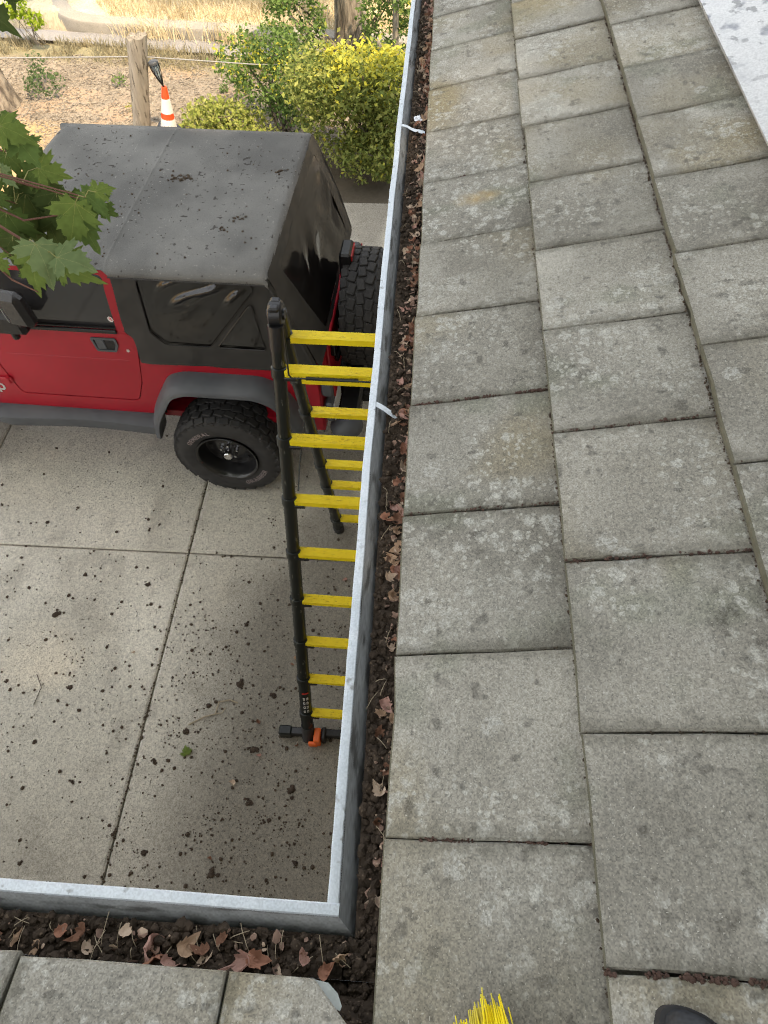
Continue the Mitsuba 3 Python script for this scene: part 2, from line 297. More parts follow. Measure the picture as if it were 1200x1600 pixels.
cut2 = sg.Polygon([(-.1, -4), (3, -4), (3, 3.02), (0.0, -.112), (-.1, -.112)])     # (e, x), the diagonal valley cut
for c in range(4):
    e0 = c * EXP; off = [-.2465, -.08, -.26, -.1][c]
    for k in range(-7, 6):
        x0 = off + k * TW + .002; jr = np.random.default_rng(900 + c * 30 + k)
        pg = sg.box(e0 + jr.normal(0, .0015), x0, e0 + EXP + .075, x0 + TW - .0045).intersection(cut2)
        if pg.geom_type == 'Polygon' and pg.area > .003: tile(pg, e0, ROOF2, f'{house}__roof_001', 3000 + 100 * c + k + 50)
# deck under the tiles, valley metal, ridge side closing sheet, fascia, soffit, walls
def sheet(pg, M, z0, z1): return prism(pg, z1 - z0, M @ trimesh.transformations.translation_matrix([0, 0, z0]))
put('deck', sheet(sg.box(.012, -1.6, 3.2, 6.4), ROOF1, -.060, -.034), 'fascia_wood', f'{house}__roof')
put('deck', sheet(sg.Polygon([(.012, -3.6), (1.7, -3.6), (1.7, 1.45), (.012, -.13)]), ROOF2, -.062, -.036), 'fascia_wood', f'{house}__roof_001')
put('valley_flashing', sheet(sg.Polygon([(.01, -.155), (1.5, 1.30), (1.5, 1.47), (.01, -.055)]), ROOF2, -.066, -.064), 'gutter_metal', f'{house}__roof_001')
put('torn_flashing', sheet(sg.Polygon([(.000, -.112), (.003, -.090), (.016, -.074), (.032, -.066), (.038, -.068), (.034, -.084), (.016, -.100)]), ROOF2, .020, .022), P('flash_dull', lambda p, n, uv: mix((.22, .25, .24), (.40, .43, .42), fbm(p.x * 90, p.y * 90, p.z * 90, 3)), .6), f'{house}__roof_001', label='torn pale piece of flashing at the cut corner tile')
def flash_fn(U, V): return np.stack([U, V, .052 + .004 * np.sin(U * 9) * np.sin(V * 3.1) - .075 * (U - .95) * 0.5], -1)
fl = moved(grid(flash_fn, np.linspace(.945, 2.4, 24), np.linspace(1.3, 6.2, 40)), ROOF1)
fl2 = moved(grid(lambda U, V: np.stack([.945 + .004 * U, V, .052 - .018 * U], -1), np.linspace(0, 1, 3), np.linspace(1.3, 6.2, 40), True), ROOF1)
put('metal_flashing', cat([fl, fl2]), 'flash_metal', house, smooth=40, label='pale sheet metal panel lying over the upper tile course')
put('fascia', [box((.022, 2.45, -.125), (.028, 7.7, .17)), box((-1.75, Y2 - .035, -.125), (3.5, .028, .17))], 'fascia_wood', house)
put('soffit', [box((.26, 2.45, -.225), (.44, 7.7, .02)), box((-1.75, Y2 - .24, -.225), (3.5, .38, .02))], 'fascia_wood', house)
put('wall', box((.60, 2.2, (GZ - .21) / 2), (.22, 8.0, -GZ - .23)), 'stucco', house)
put('wall', box((-1.6, Y2 - .56, (GZ - .21) / 2), (3.8, .22, -GZ - .23)), 'stucco', house)

# ------------------------------------------------------------------ the two gutters (the long one bows a little)
def gx(y): return np.interp(y, [-.2, .08, .5, 1.1, 1.66, 2.6, 3.8, 6.3], [-.104, -.1065, -.1165, -.1255, -.130, -.130, -.1245, -.118])
lipp = [(0, -.036), (.0, -.021), (.002, -.0195), (.0175, -.0195), (.0195, -.022), (.0195, -.032)]
front = [(.0005, -.036), (.012, -.075), (.042, -.150), (.112, -.152), (.112, -.03)]
inner = [(.0185, -.030), (.0215, -.040), (.0520, -.080), (.062, -.145), (.106, -.147), (.106, -.03)]
def sweep1(prof, ys, jig=0, mitre=False):
    pr = np.array(prof)
    def fn(U, V):
        i = U.astype(int); o = pr[i]; wob = jig * (meshkit.noise(np.stack([V * 5, U * 0, U * 0], -1), 4) - .5) + .5 * jig * (meshkit.noise(np.stack([V * 23, U * .7, U * 0], -1), 9) - .5)
        Y = np.maximum(V, .0845 - o[..., 0]) if mitre else V
        return np.stack([gx(Y) + o[..., 0] + wob, Y, o[..., 1] + wob * .6], -1)
    return grid(fn, np.arange(len(pr)), ys)
def sweep2(prof, xs, jig=0, mitre=False):
    pr = np.array(prof)
    def fn(U, V):
        i = U.astype(int); o = pr[i]; wob = jig * (meshkit.noise(np.stack([V * 5, U * 0, U * 0], -1), 8) - .5)
        X = np.minimum(V, gx(.08) + o[..., 0]) if mitre else V
        return np.stack([X, .0845 - o[..., 0] + wob, o[..., 1] + wob * .6], -1)
    return grid(fn, np.arange(len(pr)), xs, True)
ys = np.linspace(.0655, 6.25, 180); xs = np.linspace(-3.4, -.0868, 60)
ys_w = np.r_[np.linspace(.0845 - .02, 6.25, 180)]
g1 = f'{house}__gutter'; g2 = f'{house}__gutter_001'
put('lip', sweep1(lipp, ys, .003), 'lip_paint', g1, smooth=35)
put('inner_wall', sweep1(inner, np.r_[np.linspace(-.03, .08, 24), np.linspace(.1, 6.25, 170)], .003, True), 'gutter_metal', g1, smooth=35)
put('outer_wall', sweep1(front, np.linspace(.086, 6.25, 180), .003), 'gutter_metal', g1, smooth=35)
lip2 = [(a, b + .0008) for a, b in lipp]
put('lip', sweep2(lip2, xs, .002), 'lip_paint', g2, smooth=35)
put('inner_wall', sweep2(inner, np.r_[np.linspace(-3.4, -.1, 60), np.linspace(-.09, .0, 20)], .002, True), 'gutter_metal', g2, smooth=35)
put('outer_wall', sweep2([(a, b) for a, b in front], np.linspace(-3.4, -.108, 60), .002), 'gutter_metal', g2, smooth=35)
def strap(y, x0, x1, z0, z1, tw):
    n = 14; t = np.linspace(0, 1, n); w = .0085
    def fn(U, V):
        a = tw * U; cx = x0 + (x1 - x0) * U
        return np.stack([cx, y - .05 * U * (x1 - x0) / .1 + V * w * np.cos(a), z0 + (z1 - z0) * U + V * w * np.sin(a) + .002 * np.sin(U * 9)], -1)
    m = grid(fn, t, np.linspace(-1, 1, 4)); m2 = TM(m.vertices - [0, 0, .0014], m.faces[:, ::-1]); return cat([m, m2])
put('strap', strap(1.225, -.112, -.010, -.0225, -.046, .45), 'lip_paint', g1, smooth=40, label='white gutter strap half buried in dirt beside the top of the ladder')
put('strap', strap(2.660, -.112, -.022, -.0225, -.030, .25), 'lip_paint', g1, smooth=40, label='white gutter strap at the far end beside the foil scrap')

# soil in the gutters: an uneven bed, crumbs on it
def bed_h(x, y): return -.070 + .026 * meshkit.fbm(np.stack([x * 22, y * 22, x * 0], -1), 3, 3) + .020 * meshkit.fbm(np.stack([x * 70, y * 70, x * 0 + 2], -1), 3, 5) + .010 * (x > -.5) * np.clip((x + .06) / .05, 0, 1)
bed1 = grid(lambda U, V: np.stack([gx(V) + .047 + U * (.016 - gx(V) - .047), V, bed_h(gx(V) + .047 + U * .08, V)], -1), np.linspace(0, 1, 26), np.linspace(-.15, 6.2, 900))
bed2 = grid(lambda U, V: np.stack([V, .0390 - U * .094, bed_h(V, .039 - U * .094) + .012 * U], -1), np.linspace(0, 1, 26), np.linspace(-3.2, -.075, 420), True)
def valley_z(x, y): return np.clip(np.maximum(math.tan(SL) * x, -math.tan(SL) * (y + .03)), 0, 9) - .012 - .055 * np.clip((y + .075) / .06, 0, 1) + .022 * (meshkit.fbm(np.stack([x * 40, y * 40, x * 0 + 4], -1), 3, 6) - .5)
bed3 = grid(lambda U, V: np.stack([U, -V, valley_z(U, -V)], -1), np.linspace(-.16, .10, 60), np.linspace(-.01, .22, 56), True)
r = np.random.default_rng(3); blobs = [blob(1, s, 1) for s in range(5)]; lowblobs = [blob(1, s + 20, 0, .6) for s in range(6)]
n1 = 5600; y_ = r.uniform(-.1, 4.6, n1) ** 1.0; x_ = gx(y_) + .049 + r.uniform(0, 1, n1) * (.010 - gx(y_) - .049)
n2 = 1900; x2 = r.uniform(-.95, -.02, n2); y2 = .037 - r.uniform(0, 1, n2) * .077
px, py = np.r_[x_, x2], np.r_[y_, y2]; sc = .0016 + .0105 * r.random(len(px)) ** 3.5
r3 = np.random.default_rng(8); vx, vy = r3.uniform(-.13, .02, 420), r3.uniform(-.16, 0, 420)
pz = bed_h(px, py) + sc * .3 + np.where(px < -.13, .012 * np.clip((.039 - py) / .094, 0, 1), 0)
put('gutter_soil', [bed1, bed2, bed3, scatter(lowblobs, np.c_[px, py, pz], sc, 5), scatter(lowblobs, np.c_[vx, vy, valley_z(vx, vy)], .0016 + .005 * r3.random(420) ** 2, 6)], 'soil', kind='stuff', label='dark wet soil and leaf mould filling the gutters')
# dirt in the tile joints
jd = []; r = np.random.default_rng(12)
def joint_line(e0, e1, y, dens, s, lift=.5):
    n = int(dens * (e1 - e0) / .33 * 1.6); e = r.uniform(e0, e1, n); e = e[meshkit.noise(np.c_[e * 45, e * 0 + y, e * 0], 3) > .42]; n = len(e)
    z = TH * (1 - ((e - e0) / EXP)) + r.uniform(-.004, .001, n)
    return np.c_[e, y + r.normal(0, .0022, n), z], s * (.25 + .9 * r.random(n) ** 2)
def roofpt(p): return p @ ROOF1[:3, :3].T + ROOF1[:3, 3]
red, redS, blk, blkS = [], [], [], []
for c, k, dens, s in [(0, 3, 170, .0042), (1, 2, 90, .0034), (0, 0, 170, .0036), (1, 0, 190, .0046), (1, 3, 40, .004), (0, 6, 60, .004), (0, 2, 40, .003)]:
    y = OFF[c] + k * TW; e0 = c * EXP; a, b = joint_line(e0, e0 + EXP, y, dens, s); red.append(a); redS.append(b)
for c in range(3):
    for k in range(-1, 14):
        a, b = joint_line(c * EXP, c * EXP + EXP, OFF[c] + k * TW, 28, .0022); a[:, 2] -= .002; blk.append(a); blkS.append(b)
    n = 900; y = r.uniform(-.2, 4.2, n); e = (c + 1) * EXP - abs(r.normal(0, .003, n)); blk.append(np.c_[e, y, r.uniform(-.001, .006, n)]); blkS.append(.0012 + .0028 * r.random(n) ** 2)
put('joint_dirt', scatter(lowblobs, roofpt(np.vstack(red)), np.r_[tuple(redS)] if False else np.concatenate(redS), 6), 'red_dirt', kind='stuff', label='reddish brown crumbs packed into the tile joints')
put('moss_crumbs', scatter(lowblobs, roofpt(np.vstack(blk)), np.concatenate(blkS), 8), 'soil_dry', kind='stuff', label='dark moss crumbs along the tile steps')

# ------------------------------------------------------------------ leaves
def maple_outline(teeth=True):
    half = [(0, -.02), (.10, -.05), (.27, -.15), (.33, -.03), (.45, -.05), (.40, .06), (.60, .11), (.56, .19), (.78, .29), (.60, .31), (.64, .43), (.46, .37), (.25, .31), (.33, .46), (.46, .50), (.37, .57), (.41, .70), (.27, .66), (.24, .81), (.13, .81), (.10, .93), (0, 1.08)]
    if not teeth: half = [(0, 0), (.14, .02), (.34, .12), (.44, .3), (.30, .34), (.42, .55), (.22, .56), (.14, .78), (0, 1.0)]
    h = np.array(half); return np.vstack([h, (h * [-1, 1])[-2:0:-1]])
def leaf_mesh(curl, fold, seed, teeth=True, wav=.05):
    o = maple_outline(teeth); r = np.random.default_rng(seed); o = o * (1 + r.normal(0, .035, o.shape)); c = np.array([0, .26])
    rings = [c + (o - c) * s for s in (.4, .75, 1.0)]; n = len(o)
    xy = np.vstack([[c]] + rings)
    dx, dy = xy[:, 0], xy[:, 1] - .1
    z = fold * abs(dx) - curl * (dy ** 2) * .9 - curl * .5 * dx ** 2 + wav * np.sin(dx * 9 + seed) * np.sin(dy * 8 + seed * 1.7) * (dx ** 2 + dy ** 2)
    f = [[0, 1 + i, 1 + (i + 1) % n] for i in range(n)]
    for k in (0, 1):
        a, b = 1 + k * n, 1 + (k + 1) * n
        for i in range(n): j = (i + 1) % n; f += [[a + i, b + i, b + j], [a + i, b + j, a + j]]
    return TM(np.c_[xy, z], f)
def flat_leaf(m): return np.array(m.vertices)
def dry_mesh(seed):
    m = leaf_mesh(0, 0, seed, False); v = np.array(m.vertices); r = np.random.default_rng(seed)
    k = r.uniform(1.6, 3.8); ax = r.uniform(-.5, .5); u = v[:, 0] * math.cos(ax) + (v[:, 1] - .4) * math.sin(ax); w = -v[:, 0] * math.sin(ax) + (v[:, 1] - .4) * math.cos(ax)
    b = r.uniform(.2, 1.2)
    x = np.sin(u * k) / k; z = (1 - np.cos(u * k)) / k + b * w ** 2 + .09 * np.sin(v[:, 1] * 11 + seed) * np.cos(v[:, 0] * 9)
    return TM(np.c_[x, w, z], m.faces)
from scipy.spatial.transform import Rotation as Ro
DRY = [mikit.ply(dry_mesh(s), f'dry_leaf_{s % 5}', smooth=50) for s in range(10)]
def place_dry(pos, size, seed, **kw):
    r = np.random.default_rng(seed); R = Ro.from_euler('zxy', [r.uniform(0, 6.28), r.normal(0, .5), r.normal(0, .5)]).as_matrix() * size
    M = np.eye(4); M[:3, :3] = R; M[:3, 3] = pos
    return put(kw.pop('name', 'dried_leaf'), DRY[seed % 10], None, to_world=M, **kw)
r = np.random.default_rng(21); HUE = ['rust brown', 'tan', 'dark brown', 'pale tan', 'pinkish brown']
def gutter_leaf(pos, size, seed, where, grp): place_dry(pos, size, seed, label=f'{HUE[seed % 5]} dry leaf in the {where}', category='leaf', group=f'{HUE[seed % 5]} dry leaves, {where}')
for i in range(190):
    y = .12 + 4.0 * r.random() ** .85 if i < 150 else [.80, 1.05, 1.42, 2.15][i % 4] + .09 * r.normal(); fx = r.beta(2.6, 1.1); x = gx(y) + .055 + fx * (-.004 - gx(y) - .055); wh = np.searchsorted([.45, 1.2, 1.9, 2.66], y)
    gutter_leaf([x, y, bed_h(np.array(x), np.array(y)) + .008 + .006 * r.random()], r.uniform(.020, .045) * (1 if i % 9 else 1.25), 50 + i, 'long gutter ' + ['near the inner corner', 'nearer than the ladder strap', 'just past the ladder strap', 'before the far strap', 'beyond the far strap'][wh], 0)
for i, (pxx, pyy, s_) in enumerate([(-.62, .0, .034), (-.515, .012, .04), (-.50, -.005, .03), (-.40, .0, .058), (-.385, -.012, .048), (-.335, .008, .044), (-.31, .0, .036), (-.30, -.012, .03), (-.235, -.012, .056), (-.215, -.005, .044), (-.585, -.012, .03), (-.66, .0, .034), (-.44, .02, .028), (-.14, .005, .03), (-.10, -.012, .034), (-.08, .01, .03), (-.275, .02, .03), (-.02, .09, .03), (-.36, -.018, .03), (-.55, .015, .028)]):
    gutter_leaf([pxx, pyy, bed_h(np.array(pxx), np.array(pyy)) + .018], s_, 201 + i, 'short gutter ' + ('at its left end' if pxx < -.48 else 'in its middle' if pxx < -.25 else 'near the corner'), 0)
# crumbled leaf fragments
r = np.random.default_rng(23); n = 1500; fy = 4.4 * r.random(n) ** .72; fx = gx(fy) + .052 + r.beta(2.4, 1.1, n) * (-.002 - gx(fy) - .052); q2 = 80
fx = np.r_[fx, r.uniform(-.75, -.05, q2)]; fy = np.r_[fy, r.uniform(-.035, .035, q2)]
frag = [TM(m_.vertices * [1, .7, 1], m_.faces) for m_ in (blob(1, 5, 0, .9), blob(1, 6, 0, 1.1))]; frag = [TM(m_.vertices * [1, 1, .14], m_.faces) for m_ in frag]
put('leaf_fragments', scatter(frag, np.c_[fx, fy, bed_h(fx, fy) + .007 + .006 * (fx < -.13)], .0025 + .009 * r.random(len(fx)) ** 2, 4, .6), P('leaf_bits', lambda p, n, uv: mix(mix((.11, .07, .052), (.33, .215, .165), noise(p.x * 60, p.y * 60, 3.)), (.45, .34, .25), smoothstep(.62, .8, noise(p.x * 75 + 9, p.y * 75, 8.))), .85), kind='stuff', label='crumbled brown leaf fragments mixed into the gutter soil')
# straw stalks in the gutters
st = []
for i in range(90):
    y = r.uniform(.1, 3.9); x = gx(y) + r.uniform(.055, .1); a = r.uniform(0, 6.28); L = r.uniform(.02, .06); t = np.linspace(-.5, .5, 5)
    if i > 62: x, y = r.uniform(-.7, -.06), r.uniform(-.01, .03)
    z = bed_h(np.array(x), np.array(y)) + .013
    st.append(tube(np.c_[x + .6 * L * t * math.cos(a), y + L * t * math.sin(a), z + .006 * np.cos(t * 4) + r.normal(0, .002, 5)], .0006, 4))
put('dry_stalks', st, 'twig_dry', kind='stuff', label='thin dry stalks strewn over the gutter soil')
fo = blob(.020, 4, 3, 1.0); v = np.array(fo.vertices); v *= (1 + .5 * (meshkit.noise(v * 260, 3) - .5))[:, None] * [.7, 1.2, .8]
put('foil_scrap', TM(v + [-.052, 2.735, -.040], fo.faces), 'foil', label='crumpled silver foil scrap in the gutter beside the far strap', category='foil')

# ------------------------------------------------------------------ ground, driveway, path, kerb wall
def uneven(a, b, n): return np.linspace(a, b, n)
gxs = np.r_[-150, -80, -45, -28, -18, np.arange(-12, 3, .07), 5, 9, 16, 30, 60, 150]; gys = np.r_[-150, -60, -20, -6, 0, 3, 5.5, np.arange(6.3, 14, .07), 16, 20, 30, 60, 150]
def ground_fn(U, V):
    p = np.stack([U, V, U * 0], -1); d = np.clip((V - 6.6) / .6, 0, 1) * np.clip((13.5 - V) / 2, 0, 1)
    z = GZ - .055 + d * (.03 + .06 * (meshkit.fbm(p * 1.3, 3, 2) - .5) + .045 * (meshkit.fbm(p * 7, 3, 4) - .5)) + .12 * np.clip((V + .13 * (U + 2.4) - 10.25) / .15, 0, 1) + .02 * np.clip(V - 11, 0, 20)
    Vr = V + .14 * (U + 2.4); z = np.where((Vr > 9.72) & (Vr < 10.3), GZ - .06, z)
    return np.stack([U, V, z], -1)
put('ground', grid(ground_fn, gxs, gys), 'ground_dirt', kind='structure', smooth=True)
lab('driveway', kind='structure', label='beige concrete driveway of large slabs, dirty and strewn with soil')
def bevel_slab(x0, x1, y0, y1, top, th, ch=.012):
    a = np.array([[x0, y0], [x1, y0], [x1, y1], [x0, y1]]); c = a.mean(0); i = a + np.sign(c - a) * ch
    v = np.vstack([np.c_[a, [top - th] * 4], np.c_[a, [top - ch * .6] * 4], np.c_[i, [top] * 4]]); f = []
    for k in (0, 4):
        for j in range(4): n = (j + 1) % 4; f += [[k + j, k + n, k + 4 + n], [k + j, k + 4 + n, k + 4 + j]]
    return TM(v, f + [[8, 9, 10], [8, 10, 11]])
GAP = .011
xj = [-8.19, -6.54, -4.89, -3.208, -1.541, .125, .7]; yj = [-1.89, .175 - 2.0 + 1.99, 2.257, 4.33, 6.47]
yj = [-1.9, 2.257, 4.36, 6.47]
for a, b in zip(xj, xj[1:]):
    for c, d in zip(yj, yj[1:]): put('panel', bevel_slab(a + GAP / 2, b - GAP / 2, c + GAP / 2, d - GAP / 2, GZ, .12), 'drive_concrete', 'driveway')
put('footpath', grid(lambda U, V: np.stack([U, 9.74 - .150 * (U + 2.39) + V * (.38 + .02 * (U + 2.4)) + .04 * (meshkit.noise(np.stack([U * 3, V * 0 + 5, V * 0], -1)) - .5), GZ - .012 + .0 * U], -1), np.linspace(-16, 6, 220), np.linspace(0, 1, 8)), 'path_concrete', kind='structure')
kerb = thing('kerb_wall', 'low pale concrete kerb wall curving at the left behind the footpath', 'wall')
wx = np.r_[np.linspace(6, -4.75, 60), -4.9, -5.05, -5.2, -5.35, -5.5, -5.65, -5.8]
wy = np.r_[10.14 - .126 * (np.linspace(6, -4.75, 60) + 2.39), 10.47, 10.53, 10.62, 10.76, 10.98, 11.3, 11.9]
def wall_strip(a, b, name):
    P_ = np.c_[wx, wy][a:b]; t = np.gradient(P_, axis=0); t /= np.linalg.norm(t, axis=1, keepdims=True); nrm = np.c_[-t[:, 1], t[:, 0]]; nrm *= np.sign(nrm[:, 1:2] + 1e-9)
    prof = [(-.01, -.1), (.005, .07), (.03, .10), (.22, .12), (.24, .10), (.24, -.1)]
    rows = [np.c_[P_ + nrm * o, np.full(len(P_), GZ + h) + .006 * meshkit.noise(np.c_[P_ * 6, P_[:, :1] * 0 + h])] for o, h in prof]
    V = np.stack(rows, 1)
    put(name, grid(lambda U, W: V[U.astype(int), W.astype(int)], np.arange(len(P_)), np.arange(len(prof)), True), 'curb_concrete', kerb, smooth=40)
wall_strip(0, 31, 'section'); wall_strip(30, 60, 'section'); wall_strip(59, 67, 'section')

# soil fallen on the driveway
r = np.random.default_rng(31)
n = 1700; x = r.uniform(-3.6, .2, n); y = r.uniform(-.2, 4.6, n) ** 1.0
keep = r.random(n) < np.clip(.35 + .65 * np.exp(-((x + .6) / 1.3) ** 2) + .2 * np.exp(-((y - .6) / 1.) ** 2), 0, 1); x, y = x[keep], y[keep]
s = .0018 + .0105 * r.random(len(x)) ** 6
cl = [(-.85, 1.25), (-1.2, .95), (-.75, .85), (-1.25, 1.6), (-.95, .45), (-.6, .5)]
cl += [(r.uniform(-3.0, -.1), r.uniform(.1, 2.6)) for _ in range(30)] + [(r.uniform(-1.5, -.2), r.uniform(.15, 1.9)) for _ in range(34)]
for q_, (cx_, cy_) in enumerate(cl):
    m = 150 if q_ < 6 else int(r.uniform(6, 38)); sp = .14 if q_ < 6 else r.uniform(.03, .12); x = np.r_[x, r.normal(cx_, sp, m)]; y = np.r_[y, r.normal(cy_, sp, m)]; s = np.r_[s, .0018 + .006 * r.random(m) ** 3]
m = 520; xa = np.where(r.random(m) < .52, r.uniform(-1.5, -.15, m), r.uniform(-3.0, -1.5, m)); x = np.r_[x, xa]; y = np.r_[y, r.uniform(.12, 2.6, m)]; s = np.r_[s, .0035 + .0095 * r.random(m) ** 2]
m = 420; x = np.r_[x, -1.541 + r.normal(0, .006, m)]; y = np.r_[y, .1 + 2.7 * r.random(m)]; s = np.r_[s, .002 + .006 * r.random(m) ** 3]
put('soil_crumbs', scatter(lowblobs, np.c_[x, y, GZ + s * .25], s, 9, .3), 'soil_dry', kind='stuff', label='dark soil crumbs scattered over the driveway')
pix = [(-1.02, 1.36), (-1.28, 1.06), (-.80, 1.30), (-1.42, .88), (-.87, .98), (-2.30, 1.75), (-2.05, 1.28), (-1.75, 2.0), (-.72, .62), (-1.15, .52), (-.98, .34), (-.62, .78), (-1.86, .75), (-2.45, 1.30), (-2.2, 2.05), (-.55, .42), (-1.36, .42), (-.84, .70), (-1.9, 1.55), (-2.6, 2.45), (-1.05, 1.75), (-.7, 1.85), (-1.18, 1.22), (-2.15, .95)]
for i, (a, b) in enumerate(pix):
    sz = r.uniform(.009, .018); k = r.integers(2, 7); m = [blob(1, 70 + i * 7 + j, 2, 1.2) for j in range(k)]
    put('soil_clump', cat([moved(mm, frame([a + r.normal(0, .75) * sz * (j > 0), b + r.normal(0, .75) * sz * (j > 0), GZ + sz * .25], *(np.array([[q, 0, 0], [0, q, 0], [0, 0, q * .55]]) * sz))) for j, mm in enumerate(m) for q in [1 if j == 0 else r.uniform(.3, .7)]]), 'soil', smooth=50,
        label=f"dark clump of soil on the {'right' if a > -1.54 else 'left'} driveway slab, {'near' if b < .8 else 'middle' if b < 1.4 else 'far'} part", category='soil', group=f"soil clumps {'right' if a > -1.54 else 'left'} {'near' if b < .8 else 'middle' if b < 1.4 else 'far'}")
for i, (a, b) in enumerate([(-.72, 1.50), (-.70, 1.54), (-.62, 1.02), (-.95, .80), (-.83, .95), (-1.0, .42), (-2.35, .72), (-.87, 1.14), (-1.72, 1.52), (-.45, 2.1)]):
    place_dry([a, b, GZ + .012], r.uniform(.03, .045), 400 + i, label=f'{HUE[i % 5]} small dry leaf lying on the concrete driveway', category='leaf', group=f'{HUE[i % 5]} dry leaves on the driveway')
def put_leaf(key, parent, M, mat, seed, curl=.35, fold=.12, **kw):
    m = leaf_mesh(curl, fold, seed); return put(key, m, mat, parent, smooth=True, uv=m.vertices[:, :2], to_world=M, **kw)
put_leaf('fallen_leaf', None, frame([-1.245, .93, GZ + .012], [.05, .02, 0.01], [-.02, .05, .01], [0, 0, .054]), 'maple_green_2', 5, label='small green maple leaf fallen on the driveway beside the joint', category='leaf')
tw = [[-1.275, 1.10, GZ + .006], [-1.19, 1.15, GZ + .012], [-1.13, 1.17, GZ + .01], [-1.12, 1.24, GZ + .016], [-1.06, 1.26, GZ + .01], [-1.01, 1.245, GZ + .006]]
put('twig', [tube(tw, .0035, 6), tube([[-1.13, 1.17, GZ + .01], [-1.09, 1.18, GZ + .012], [-1.075, 1.21, GZ + .01]], .0025, 5)], 'twig_dry', label='pale forked dry twig lying on the driveway', category='twig')
put('twig', tube([[-2.28, 1.35, GZ + .005], [-2.22, 1.27, GZ + .01], [-2.23, 1.16, GZ + .006]], .0025, 5), 'twig_grey', label='short dark bent twig on the left of the driveway', category='twig')
put('twig', tube([[-1.335, 1.79, GZ + .005], [-1.32, 1.80, GZ + .012]], .0025, 5), 'twig_grey', label='short straight twig beside the driveway joint', category='twig')

# ------------------------------------------------------------------ the red car: local (l rearwards, w away from the house side we see, z up)
JO = np.array([-1.26381, 3.66009, GZ]); JT = -0.04035
JM = frame(JO, [math.cos(JT), math.sin(JT), 0], [-math.sin(JT), math.cos(JT), 0], [0, 0, 1])
car = thing('off_road_car', 'red off road car with black soft top and a spare wheel on its back', 'car')
def jp(name, m, mat, parent=None, smooth=False, **kw):
    if isinstance(m, (list, tuple)): m = cat(list(m))
    return put(name, moved(m, JM), mat, parent or car, smooth=smooth, **kw)
def side(poly, w, th):                              # polygon in (l, z) -> plate whose outer face is at w, on the camera side (towards -w)
    return prism(poly, th, frame([0, w + th, 0], [1, 0, 0], [0, 0, 1], [0, -1, 0]))
def rnd(poly, rr): return sg.Polygon(poly).buffer(-rr, join_style=1).buffer(rr, quad_segs=5)
HW = .715
tub = sg.Polygon([(-1.62, 1.07), (-1.62, .56), (.66, .56), (.66, 1.10), (-1.45, 1.10)])
arch = sg.Polygon([(-.462, .50), (-.440, .64), (-.345, .83), (-.24, .965), (-.13, .995), (.26, .995), (.395, .945), (.49, .80), (.56, .62), (.57, .50)])
door = rnd([(-1.40, 1.295), (-1.372, .95), (-1.345, .735), (-.55, .735), (-.478, .90), (-.412, 1.19), (-.412, 1.295)], .045)
mirror_w = np.diag([1, -1, 1, 1.])
def both(m): b = m.copy(); b.apply_transform(mirror_w); b.faces = b.faces[:, ::-1]; return [m, b]
sidepoly = tub.difference(arch).difference(door.buffer(.006))
jp('body', both(side(sidepoly, -HW, .02)) + [box((-.5, 0, .60), (2.2, 1.38, .05)), box((.655, .58, .80), (.03, .25, .52), ch=.008), box((.655, -.58, .80), (.03, .25, .52), ch=.008), box((-1.6, 0, .84), (.03, 1.40, .5)),
            box((.62, .685, 1.095), (.1, .06, .035), ch=.012)], 'car_red')
jp('wheel_well', both(cat([box((.03, -.60, 1.02), (1.05, .2, .03)), box((.03, -.50, .80), (1.0, .03, .42)), box((-.95, -.685, .9), (1.1, .012, .6)), box((-.47, -.6, .78), (.03, .2, .45)), box((.59, -.6, .78), (.03, .2, .45)), box((.06, -.62, .9), (1.0, .02, .3))])), 'dark_trim')
